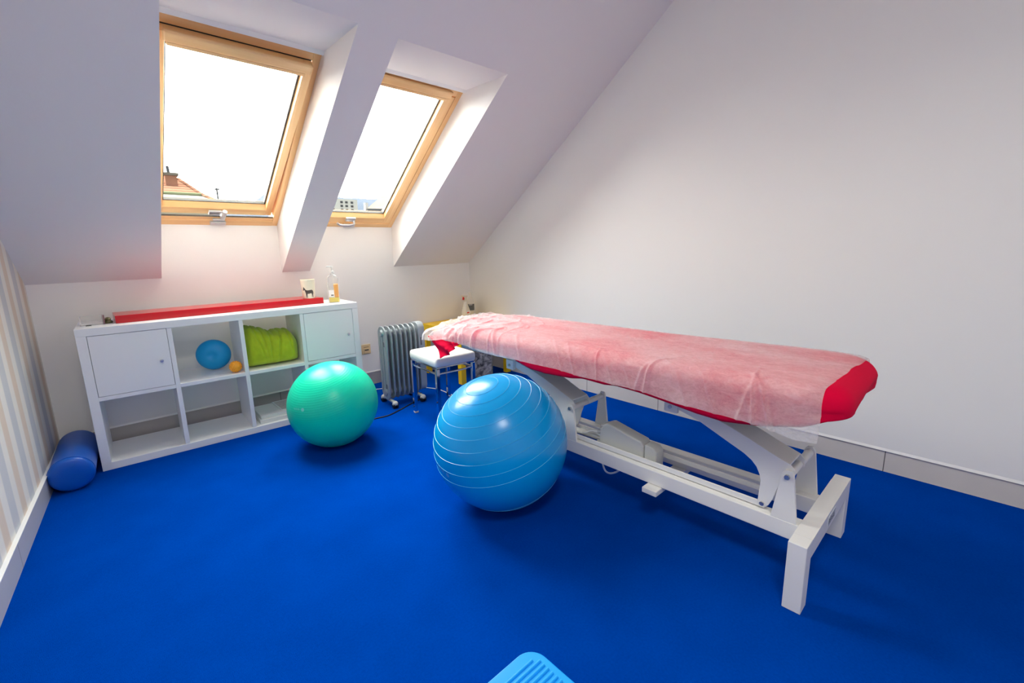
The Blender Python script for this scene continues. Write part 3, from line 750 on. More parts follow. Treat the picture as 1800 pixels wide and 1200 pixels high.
# ------------------------------------------------------------------ oil radiator
def radiator():
    ang = -0.08
    root = empty('oil_radiator', (1.598, -0.666, 0), ang, 'grey oil filled column radiator on casters against the back wall', 'heater')
    Hh, D, n = 0.607, 0.141, 7; z0 = 0.052
    pitch = 0.0385
    def fin_outline(d0, d1, za, zb, r_, k=8):
        return rrect(d0, d1, za, zb, r_, k)
    for i in range(n):
        x = i * pitch
        bm = bmesh.new()
        # broad pressed plate with rounded ends, its rims folded over
        prism(bm, fin_outline(0.0, D, z0, Hh - 0.004, 0.062), 'x', x + 0.002, x + 0.0075)
        prism(bm, fin_outline(0.004, 0.028, z0 + 0.055, Hh - 0.055, 0.010, 4), 'x', x - 0.001, x + 0.014)
        prism(bm, fin_outline(D - 0.030, D - 0.002, z0 + 0.055, Hh - 0.055, 0.010, 4), 'x', x - 0.001, x + 0.014)
        prism(bm, fin_outline(D / 2 - 0.012, D / 2 + 0.012, z0 + 0.06, Hh - 0.06, 0.010, 4), 'x', x - 0.002, x + 0.014)
        # top and bottom oil galleries
        for z in (z0 + 0.052, Hh - 0.055):
            bmesh.ops.create_cone(bm, cap_ends=True, segments=20, radius1=0.026, radius2=0.026, depth=pitch, matrix=Matrix.Translation((x + pitch / 2 - 0.004, D / 2, z)) @ Matrix.Rotation(R(90), 4, 'Y'))
        # rim round the plate
        pts = [(x + 0.005, a, b) for a, b in fin_outline(0.002, D - 0.002, z0 + 0.002, Hh - 0.006, 0.060)]; pts.append(pts[0])
        tube(bm, pts, 0.0058, 6, cap=False)
        f = link('fin', bm, M['rad'], root, smooth=True, angle=35)
        if i == 0:
            bm = bmesh.new()
            for za in (0.46, 0.14):
                for k in range(4):
                    for j in range(2): box(bm, -0.0045, -0.0028, 0.026 + j * 0.012, 0.035 + j * 0.012, za + k * 0.009, za + 0.004 + k * 0.009)
                link('vent_slots', bm, M['dark_gap'], f); bm = bmesh.new()
            bm.free()
            bm = bmesh.new(); bmesh.ops.create_cone(bm, cap_ends=True, segments=24, radius1=0.030, radius2=0.022, depth=0.014, matrix=Matrix.Translation((-0.004, D / 2, Hh - 0.052)) @ Matrix.Rotation(R(-90), 4, 'Y'))
            link('gallery_cap', bm, M['rad'], f, smooth=True, angle=30)
    xe = n * pitch - 0.006
    bm = bmesh.new(); prism(bm, fin_outline(0.006, D - 0.004, z0 + 0.02, Hh + 0.004, 0.05), 'x', xe, xe + 0.052)
    box(bm, xe + 0.052, xe + 0.07, D - 0.06, D - 0.02, Hh - 0.05, Hh - 0.02)
    cb = link('control_box', bm, mat('grey_control_housing', (158, 168, 176), 0.4), root, bevel=0.004)
    bm = bmesh.new()
    for k in range(3): box(bm, xe + 0.014 + 0.004 * k, xe + 0.016 + 0.004 * k, 0.0045, 0.0062, Hh - 0.17, Hh - 0.11)
    link('control_marks', bm, M['dark_gap'], cb)
    for x in (0.022, n * pitch - 0.02):
        bm = bmesh.new(); box(bm, x - 0.012, x + 0.012, -0.028, D + 0.028, 0.036, 0.052)
        ft = link('foot_bar', bm, M['caster'], root, bevel=0.004)
        for y in (-0.034, D + 0.034):
            bm = bmesh.new(); prof = [(0.0, 0.030)] + [(0.0215 * math.cos(a), 0.034 + 0.023 * math.sin(a)) for a in [math.pi / 2 * k / 8 for k in range(8)]] + [(0.0, 0.057)]
            lathe(bm, [(0.0, 0.028), (0.021, 0.028)] + prof[1:], 24, Matrix.Translation((x, y, 0)))
            cs = link('caster_hood', bm, M['caster'], ft, smooth=True, angle=40)
            bm = bmesh.new()
            for dx in (-0.012, 0.012):
                bmesh.ops.create_cone(bm, cap_ends=True, segments=24, radius1=0.0205, radius2=0.0205, depth=0.013, matrix=Matrix.Translation((x + dx, y, 0.0212)) @ Matrix.Rotation(R(90), 4, 'Y'))
            link('caster_wheel', bm, M['black_rub'], ft, smooth=True, angle=40)
    return root
radiator()
# cables on the carpet
def cable(name, pts, r_, m, label):
    bm = bmesh.new(); tube(bm, smoothpath(pts, 8), r_, 8); o = link(name, bm, m, smooth=True); return tag(o, label, 'cable')
cable('power_cable', [(1.900, -0.60, 0.030), (1.893, -0.640, 0.006), (1.86, -0.665, 0.0045), (1.79, -0.69, 0.0045), (1.746, -0.708, 0.0045), (1.62, -0.765, 0.0045), (1.514, -0.805, 0.0045), (1.44, -0.80, 0.0045), (1.37, -0.775, 0.0045), (1.26, -0.66, 0.0045)], 0.0042, M['cable_b'], 'black power cable running over the carpet from the radiator towards the green ball')
cable('extension_cable', [(1.60, -0.10, 0.004), (1.72, -0.17, 0.004), (1.85, -0.25, 0.004), (1.95, -0.36, 0.004), (2.023, -0.425, 0.004), (2.075, -0.52, 0.004), (2.09, -0.60, 0.004), (2.085, -0.70, 0.004), (2.075, -0.82, 0.004), (2.03, -1.1, 0.004), (2.0, -1.5, 0.004)], 0.0036, M['cable_w'], 'thin white cable looping over the carpet behind the radiator and stool')

# socket plate on the back wall
r = empty('wall_socket', (1.742, -0.0004, 0.322), 0, 'ivory wall socket plate on the back wall between shelf unit and radiator', 'socket')
bxo('cover_plate', (-0.040, 0.040, -0.009, 0.0, -0.042, 0.042), M['ivory'], r, bevel=0.003)
bxo('cable_hood', (-0.022, 0.022, -0.016, -0.009, -0.032, 0.008), M['ivory'], r, bevel=0.002)
bxo('socket_slot', (-0.018, 0.018, -0.0175, -0.0158, -0.010, 0.000), M['print'], r)
bxo('label_strip', (-0.022, 0.022, -0.0102, -0.009, 0.016, 0.022), mat('brown_strip', (170, 140, 100), 0.5), r)

# ------------------------------------------------------------------ white stool with chrome legs
def stool():
    root = empty('stool', (1.808, -1.068, 0), R(-4), 'low square stool with white leatherette seat and chrome legs beside the radiator', 'stool')
    hx, hy, zt = 0.155, 0.188, 0.465
    bm = bmesh.new(); n = 8
    secs = [(hx - 0.008, hy - 0.008, zt - 0.062), (hx, hy, zt - 0.055), (hx + 0.002, hy + 0.002, zt - 0.03), (hx, hy, zt - 0.010), (hx - 0.006, hy - 0.006, zt - 0.002), (hx - 0.02, hy - 0.02, zt + 0.002), (hx * 0.5, hy * 0.5, zt + 0.007)]
    rings = [[bm.verts.new((x, y, z)) for x, y in rrect(-a, a, -b, b, 0.018 if a > 0.1 else 0.01, n)] for a, b, z in secs]
    for p, q in zip(rings, rings[1:]):
        k = len(p)
        for i in range(k): bm.faces.new((p[i], p[(i + 1) % k], q[(i + 1) % k], q[i]))
    bm.faces.new(rings[0][::-1]); bm.faces.new(rings[-1])
    link('seat', bm, M['leather'], root, smooth=True, angle=60)
    bxo('seat_frame', (-hx + 0.008, hx - 0.008, -hy + 0.008, hy - 0.008, zt - 0.074, zt - 0.062), M['chrome'], root, bevel=0.002)
    for sx in (-1, 1):
        for sy in (-1, 1):
            x, y = sx * (hx - 0.016), sy * (hy - 0.016)
            l = bxo('leg', (x - 0.0125, x + 0.0125, y - 0.0125, y + 0.0125, 0.004, zt - 0.074), M['chrome'], root, bevel=0.002)
            bxo('foot_cap', (x - 0.013, x + 0.013, y - 0.013, y + 0.013, 0.0003, 0.012), M['grey_plastic'], l)
    z = zt - 0.115
    for sx in (-1, 1):
        x = sx * (hx - 0.016); bxo('cross_rail', (x - 0.006, x + 0.006, -hy + 0.028, hy - 0.028, z, z + 0.012), M['chrome'], root, bevel=0.002)
    for sy in (-1, 1):
        y = sy * (hy - 0.016); bxo('cross_rail', (-hx + 0.028, hx - 0.028, y - 0.006, y + 0.006, z, z + 0.012), M['chrome'], root, bevel=0.002)
stool()

# ------------------------------------------------------------------ yellow table in the corner with bottles
root = empty('yellow_table', (2.59, -0.305, 0), 0, 'small square yellow table tucked in the corner behind the treatment table', 'table')
bxo('tabletop', (-0.287, 0.287, -0.30, 0.287, 0.425, 0.475), M['yellow'], root, bevel=0.003)
for x in (-0.262, 0.262):
    for y in (-0.276, 0.262):
        bxo('leg', (x - 0.025, x + 0.025, y - 0.025, y + 0.025, 0.0003, 0.4248), M['yellow'], root, bevel=0.002)
r = empty('spray_bottle', (2.655, -0.235, 0.4752), 0.25, 'white spray bottle with red trigger standing on the yellow table', 'bottle')
bm = bmesh.new(); rr_loft(bm, [(0.038, 0.026, 0.018, 0.0), (0.042, 0.029, 0.02, 0.008), (0.042, 0.029, 0.02, 0.085), (0.038, 0.026, 0.02, 0.11), (0.024, 0.019, 0.017, 0.15), (0.018, 0.016, 0.0155, 0.178), (0.015, 0.015, 0.0148, 0.19)])
link('bottle_body', bm, M['bottle_w'], r, smooth=True)
bm = bmesh.new(); prism(bm, [(-0.016, 0.188), (0.018, 0.188), (0.016, 0.225), (0.024, 0.232), (0.024, 0.245), (-0.045, 0.250), (-0.048, 0.238), (-0.020, 0.228)], 'y', -0.011, 0.011)
link('spray_head', bm, M['bottle_w'], r, bevel=0.003)
bm = bmesh.new(); prism(bm, [(-0.034, 0.236), (-0.024, 0.236), (-0.022, 0.210), (-0.036, 0.204), (-0.038, 0.212)], 'y', -0.006, 0.006)
link('trigger', bm, M['red_p'], r, bevel=0.001)
bm = bmesh.new(); box(bm, -0.030, 0.026, -0.0305, -0.0290, 0.012, 0.10); lab = link('label', bm, M['label_w'], r)
bm = bmesh.new(); box(bm, -0.022, 0.012, -0.0314, -0.0304, 0.078, 0.090)
link('red_mark', bm, mat('red_orange_print', (220, 70, 50), 0.5), lab)
bm = bmesh.new()
for k in range(4): box(bm, -0.024, -0.004 + 0.004 * (k % 2), -0.0314, -0.0304, 0.03 + k * 0.009, 0.034 + k * 0.009)
link('small_print', bm, mat('pale_grey_print', (150, 160, 165), 0.6), lab)
r = empty('lotion_bottle', (2.765, -0.165, 0.4752), 0, 'tall round white bottle with dark grey label beside the spray bottle', 'bottle')
bm = bmesh.new(); lathe(bm, [(0.0, 0.0), (0.034, 0.0), (0.037, 0.006), (0.037, 0.165), (0.034, 0.185), (0.022, 0.212), (0.014, 0.222), (0.013, 0.230), (0.0, 0.230)], 32); link('bottle_body', bm, M['bottle_w'], r, smooth=True)
bm = bmesh.new(); lathe(bm, [(0.0, 0.228), (0.015, 0.228), (0.0145, 0.258), (0.010, 0.262), (0.0, 0.262)], 24); link('cap', bm, M['bottle_w'], r, smooth=True)
bm = bmesh.new(); lathe(bm, [(0.0374, 0.088), (0.0378, 0.088), (0.0378, 0.150), (0.0374, 0.150)], 32); lab = link('label', bm, M['label_grey'], r, smooth=True)
bm = bmesh.new()
for k in range(7):
    a = R(-112 - 6 * k) if False else R(250 - 8 * k + 10); q = Vector((math.cos(a), math.sin(a), 0)); t = Vector((-q.y, q.x, 0))
    c0 = q * 0.0382
    vv = [bm.verts.new(c0 + t * sx * 0.0018 + Vector((0, 0, z))) for sx, z in ((-1, 0.140), (1, 0.140), (1, 0.146), (-1, 0.146))]; bm.faces.new(vv)
link('lettering', bm, M['label_w'], lab)
# bag under the corner table
bm = bmesh.new(); bmesh.ops.create_cube(bm, size=1.0); bmesh.ops.subdivide_edges(bm, edges=bm.edges, cuts=14, use_grid_fill=True)
for v in bm.verts:
    p = v.co.copy(); q = Vector((p.x * 0.165, p.y * 0.20, (p.z + 0.5) * 0.27))
    e = 1 - 0.06 * (abs(p.x * 2) ** 6 * abs(p.y * 2) ** 6)
    k = noise.noise(p * 4.2) * 0.012 + noise.noise(p * 11) * 0.004
    q.x *= e; q.y *= e
    if p.z > -0.49: q.x += k; q.y += k * 0.8; q.z += k * 0.6
    v.co = q
o = link('storage_bag', bm, M['marbled'], smooth=True, angle=70); o.location = (2.60, -0.655 + 0.12, 0.001); o.rotation_euler = (0, 0, -0.72)
tag(o, 'crumpled grey marbled bag standing by the leg of the yellow table under the treatment table', 'bag')

# ------------------------------------------------------------------ treatment table
def tp(px, py): return px, py
TBX0, TBX1 = 1.572, 2.165
TY0, TY1 = -3.402, -1.250      # right-hand end nearest the camera, head end
def ztop(y): return interp([(-3.42, 0.734), (-3.32, 0.743), (-3.2, 0.745), (-2.6, 0.731), (-2.0, 0.725), (-1.6, 0.719), (-1.25, 0.698)], y)
def droop(x, y):   # the near head corner sags
    k = min(1.0, max(0.0, (y + 1.66) / 0.36)); k = k * k * (3 - 2 * k)
    fx = min(1.0, max(0.0, (1.84 - x) / 0.28)); fx = fx * fx * (3 - 2 * fx)
    return 0.036 * k * fx
def table():
    root = empty('treatment_table', (1.87, -2.33, 0), 0, 'white height adjustable treatment table with red covered cushion top', 'treatment table')
    off = Matrix.Translation((-1.87, 2.33, 0))
    def L(name, bm, m, parent=root, **k):
        bmesh.ops.transform(bm, matrix=off, verts=bm.verts); return link(name, bm, m, parent, **k)
    def B(name, b, m, parent=root, **k):
        bm = bmesh.new(); box(bm, *b); return L(name, bm, m, parent, **k)
    W_ = M['white_metal']
    # base: two long rails, end frames with legs
    xr0, xr1 = 1.700, 1.968
    for (a, b) in ((xr0, xr0 + 0.052), (xr1 - 0.052, xr1)):
        B('base_rail', (a, b, -3.292, -1.853, 0.168, 0.230), W_, bevel=0.003)
    for y0, y1 in ((-3.346, -3.293), (-1.852, -1.799)):
        B('end_beam', (1.6415, 2.1185, y0, y1, 0.172, 0.236), W_)
        for x in (1.582, 2.118):
            B('leg', (x, x + 0.060, y0, y1, 0.0005, 0.236), W_, bevel=0.002)
    # maker's plate on the end beam
    bm = bmesh.new(); box(bm, 1.835, 1.93, -3.3475, -3.346, 0.188, 0.222); mk = L('maker_plate', bm, mat('pale_plate', (200, 204, 208), 0.5))
    bm = bmesh.new()
    for s in lettering(0.0, 0.0, 0.018, 6):
        vv = [bm.verts.new((1.842 + p[0], -3.3480, 0.196 + p[1])) for p in s]; bm.faces.new(vv)
    L('lettering', bm, M['print'], mk)
    # lower cross bar with its blocks
    B('cross_bar', (1.655, 1.985, -2.800, -2.735, 0.145, 0.167), W_, bevel=0.002)
    # the two lifting stations
    arm = [(-2.800, 0.545), (-2.860, 0.552), (-2.985, 0.524), (-3.045, 0.505), (-3.114, 0.480), (-3.185, 0.451), (-3.246, 0.429), (-3.262, 0.412), (-3.262, 0.385), (-3.228, 0.365), (-3.212, 0.320), (-3.204, 0.285), (-3.192, 0.256), (-3.180, 0.244), (-3.164, 0.246), (-3.157, 0.262), (-3.159, 0.296), (-3.161, 0.336), (-3.156, 0.360), (-3.144, 0.385), (-3.126, 0.404), (-3.099, 0.421), (-3.044, 0.445), (-2.934, 0.494), (-2.844, 0.520), (-2.806, 0.523)]
    for k, dy in enumerate((0.0, 0.935)):
        pv = (-3.245 + dy, 0.390)
        for x0, x1 in ((1.7005, 1.712), (1.954, 1.9655)):
            bm = bmesh.new(); prism(bm, [(-3.205 + dy, 0.229), (-3.228 + dy, 0.398), (-3.238 + dy, 0.412), (-3.256 + dy, 0.412), (-3.264 + dy, 0.398), (-3.284 + dy, 0.229)], 'x', x0, x1)
            L('post', bm, W_, bevel=0.0015)
        bm = bmesh.new()
        for x0, x1 in ((1.7145, 1.7205), (1.8255, 1.8315)): prism(bm, [(a + dy, b) for a, b in arm], 'x', x0, x1)
        # web across the top of the arm
        top = [(a + dy, b) for a, b in arm[1:7]]
        lo = [(a, b - 0.006) for a, b in top][::-1]
        prism(bm, top + lo, 'x', 1.7205, 1.8255)
        L('lift_arm', bm, W_, bevel=0.001)
        bm = bmesh.new(); tube(bm, [(1.713, *pv), (1.953, *pv)], 0.014, 20); L('pivot_tube', bm, W_, smooth=True, angle=30)
        for x0, x1 in ((1.692, 1.7005), (1.9655, 1.972)):
            bm = bmesh.new(); tube(bm, [(x0, *pv), (x1, *pv)], 0.009, 6); L('pivot_bolt', bm, M['bolt'])
        bm = bmesh.new(); tube(bm, [(1.708, -3.172 + dy, 0.256), (1.842, -3.172 + dy, 0.256)], 0.0075, 12); L('link_pin', bm, M['bolt'], smooth=True)
        # bracket under the bed
        for x0, x1 in ((1.694, 1.7125), (1.834, 1.852)):
            b = bmesh.new(); box(b, x0, x1, -2.852 + dy, -2.798 + dy, 0.508, 0.560); L('bed_bracket', b, W_, bevel=0.0015)
        b = bmesh.new(); tube(b, [(1.688, -2.824 + dy, 0.531), (1.858, -2.824 + dy, 0.531)], 0.008, 12); L('bracket_bolt', b, M['bolt'], smooth=True)
    # rods linking both arms
    for x in (1.7235, 1.8325):
        bm = bmesh.new(); box(bm, x, x + 0.008, -3.178, -2.243, 0.236, 0.256); L('link_bar', bm, W_, bevel=0.001)
    # electric drive between the rails
    bm = bmesh.new()
    prism(bm, [(-2.436, 0.200), (-2.444, 0.306), (-2.462, 0.332), (-2.490, 0.345), (-2.664, 0.308), (-2.676, 0.290), (-2.676, 0.196), (-2.45, 0.196)], 'x', 1.758, 1.828)
    dm = L('drive_motor', bm, M['grey_plastic'], bevel=0.008, seg=3)
    bm = bmesh.new(); prism(bm, [(-2.679, 0.196), (-2.679, 0.302), (-2.722, 0.296), (-2.738, 0.280), (-2.738, 0.190)], 'x', 1.760, 1.824)
    L('end_housing', bm, M['grey_plastic'], bevel=0.006, seg=3)
    bm = bmesh.new()
    for k in range(8):
        z = 0.206 + k * 0.0160; y = -2.434 - max(0, (k - 5)) * 0.010
        box(bm, 1.760, 1.826, y - 0.012, y + 0.008, z, z + 0.008)
    L('motor_ribs', bm, M['grey_plastic'], dm, bevel=0.002)
    bm = bmesh.new(); tube(bm, [(1.792, -2.44, 0.245), (1.792, -1.92, 0.235)], 0.015, 16); L('drive_tube', bm, M['grey_plastic'], smooth=True)
    bm = bmesh.new(); tube(bm, [(1.765, -2.43, 0.222), (1.765, -1.95, 0.215)], 0.008, 12); L('drive_rod', bm, M['bolt'], smooth=True)
    bm = bmesh.new(); tube(bm, smoothpath([(1.775, -2.44, 0.275), (1.765, -2.40, 0.282), (1.76, -2.36, 0.262), (1.775, -2.32, 0.245), (1.80, -2.29, 0.24)], 6), 0.0035, 8)
    L('drive_cable', bm, M['cable_w'], smooth=True)
    bm = bmesh.new(); tube(bm, smoothpath([(1.778, -2.44, 0.196), (1.765, -2.455, 0.145), (1.757, -2.480, 0.106), (1.757, -2.515, 0.106), (1.762, -2.56, 0.14), (1.785, -2.60, 0.20)], 6), 0.0045, 8)
    L('drive_cable', bm, M['cable_w'], smooth=True)
    # bed frame
    bm = bmesh.new()
    for x in (1.700, 1.925): box(bm, x, x + 0.04, -3.22, -1.45, 0.560, 0.598)
    for y in (-3.22, -2.8, -1.9, -1.49): box(bm, 1.745, 1.92, y, y + 0.04, 0.560, 0.598)
    L('bed_frame', bm, W_, bevel=0.002)
    # cushion board
    bm = bmesh.new(); prism(bm, rrect(TBX0 + 0.09, TBX1 - 0.09, TY0 + 0.12, TY1 - 0.09, 0.06), 'z', 0.599, 0.64); L('bed_board', bm, M['dark_gap'])
    # red cover
    bm = bmesh.new()
    out = []
    x0, x1, y0, y1 = TBX0, TBX1, TY0, TY1
    base = rrect(x0, x1, y0, y1, 0.12, 18)
    # resample evenly
    P = [Vector((a, b)) for a, b in base]; P.append(P[0]); seg = [(q - p).length for p, q in zip(P, P[1:])]; tot = sum(seg); N = 420
    cur = 0; acc = 0; pts = []
    for i in range(N):
        d = tot * i / N
        while acc + seg[cur] < d: acc += seg[cur]; cur += 1
        t = (d - acc) / seg[cur]; pts.append(P[cur].lerp(P[cur + 1], t))
    cen = Vector(((x0 + x1) / 2, (y0 + y1) / 2))
    nor = []
    for i in range(N):
        t = (pts[(i + 1) % N] - pts[i - 1]).normalized(); nn = Vector((t.y, -t.x)); nor.append(nn)
    def hem(p):   # lower edge of the red cloth
        y = p.y
        z = interp([(-3.425, 0.648), (-3.36, 0.640), (-3.30, 0.615), (-3.19, 0.588), (-3.07, 0.570), (-2.98, 0.574), (-2.84, 0.590), (-2.75, 0.599), (-2.647, 0.604), (-2.59, 0.596), (-2.474, 0.598), (-2.418, 0.588), (-2.25, 0.578), (-2.16, 0.583), (-2.046, 0.608), (-1.97, 0.612), (-1.63, 0.626), (-1.25, 0.650)], y)
        return z
    secs = []   # (inset, z rule)
    rows = []
    def row(ins, zf, amp=0.0, fr=9):
        r_ = []
        for i in range(N):
            p = pts[i] - nor[i] * ins; z = zf(p, pts[i])
            k = noise.noise(Vector((p.x * fr, p.y * fr, z * 6))) * amp
            p = p + nor[i] * k
            r_.append(bm.verts.new((p.x, p.y, z)))
        rows.append(r_)
    T = lambda d: (lambda p, q: ztop(p.y) - d)
    for ins, d in ((0.095, 0.0), (0.075, 0.0)) + tuple((q, 0.055 - math.sqrt(max(0.0, 0.055 ** 2 - (0.055 - q) ** 2))) for q in (0.055, 0.044, 0.034, 0.025, 0.017, 0.010, 0.005, 0.0015, 0.0)): row(ins, T(d), 0.0008)
    row(0.000, T(0.065), 0.004)
    for fr_ in (0.15, 0.3, 0.42, 0.5, 0.58, 0.66, 0.76, 0.9):
        row(0.001 + 0.004 * fr_, (lambda f_: (lambda p, q: (ztop(p.y) - 0.065) * (1 - f_) + hem(q) * f_))(fr_), 0.005, 5)
    row(0.010, lambda p, q: hem(q), 0.008, 5)
    row(0.026, lambda p, q: hem(q) - 0.001, 0.006, 6)
    row(0.075, lambda p, q: hem(q) + 0.006, 0.003, 6)
    for a, b in zip(rows, rows[1:]):
        for i in range(N): bm.faces.new((a[i], b[i], b[(i + 1) % N], a[(i + 1) % N]))
    # a tucked fold across the foot end
    for v in bm.verts:
        if v.co.y < TY0 + 0.10 and v.co.x > 1.72 and v.co.z < ztop(v.co.y) - 0.04:
            zc_ = interp([(1.72, 0.648), (1.85, 0.660), (2.0, 0.672), (2.17, 0.684)], v.co.x)
            fd = min(1, (v.co.x - 1.72) / 0.12) * min(1, max(0, (TY0 + 0.10 - v.co.y) / 0.06))
            fd *= min(1, max(0, (2.09 - v.co.x) / 0.12))
            v.co.y += 0.014 * fd * math.exp(-((v.co.z - zc_) / 0.008) ** 2)
            if v.co.z < zc_: v.co.y += 0.010 * fd
    inner = rows[0]; f = bm.faces.new(inner); bmesh.ops.triangulate(bm, faces=[f], quad_method='BEAUTY', ngon_method='BEAUTY')
    for v in bm.verts: v.co.z -= droop(v.co.x, v.co.y) * min(1, max(0, (v.co.z - 0.60) / 0.05))
    # flap hanging from the near head corner
    cov = L('red_cover', bm, M['red_cloth'], smooth=True, angle=70)
    bm = bmesh.new(); nu, nv = 44, 22; g = []
    for i in range(nu + 1):
        u = i / nu; y = -1.325 - 0.30 * u; rw = []
        tip = interp([(0, 0.0), (0.06, 0.030), (0.20, 0.075), (0.33, 0.128), (0.37, 0.118), (0.42, 0.108), (0.60, 0.092), (0.68, 0.066), (0.85, 0.024), (1, 0.004)], u)
        top = 0.640 + 0.002 * u
        for j in range(nv + 1):
            v = j / nv; z = top - v * tip
            yy = y + 0.03 * (0.35 - u) * v
            fold = 0.012 * math.sin(9.5 * math.atan2(z - 0.52, (yy + 1.66) * 1.3) * 1.6) + 0.005 * noise.noise(Vector((u * 9, v * 5, 0)))
            x = 1.566 + fold * min(1, v * 2.5) - 0.006 * min(1, v * 3)
            rw.append(bm.verts.new((x, yy, z)))
        g.append(rw)
    for a, b in zip(g, g[1:]):
        for j in range(nv): bm.faces.new((a[j], a[j + 1], b[j + 1], b[j]))
    fl = L('cover_flap', bm, M['red_cloth'], cov, smooth=True, angle=80, fix=False)
    md = fl.modifiers.new('thick', 'SOLIDIFY'); md.thickness = 0.0015
    return root
table()

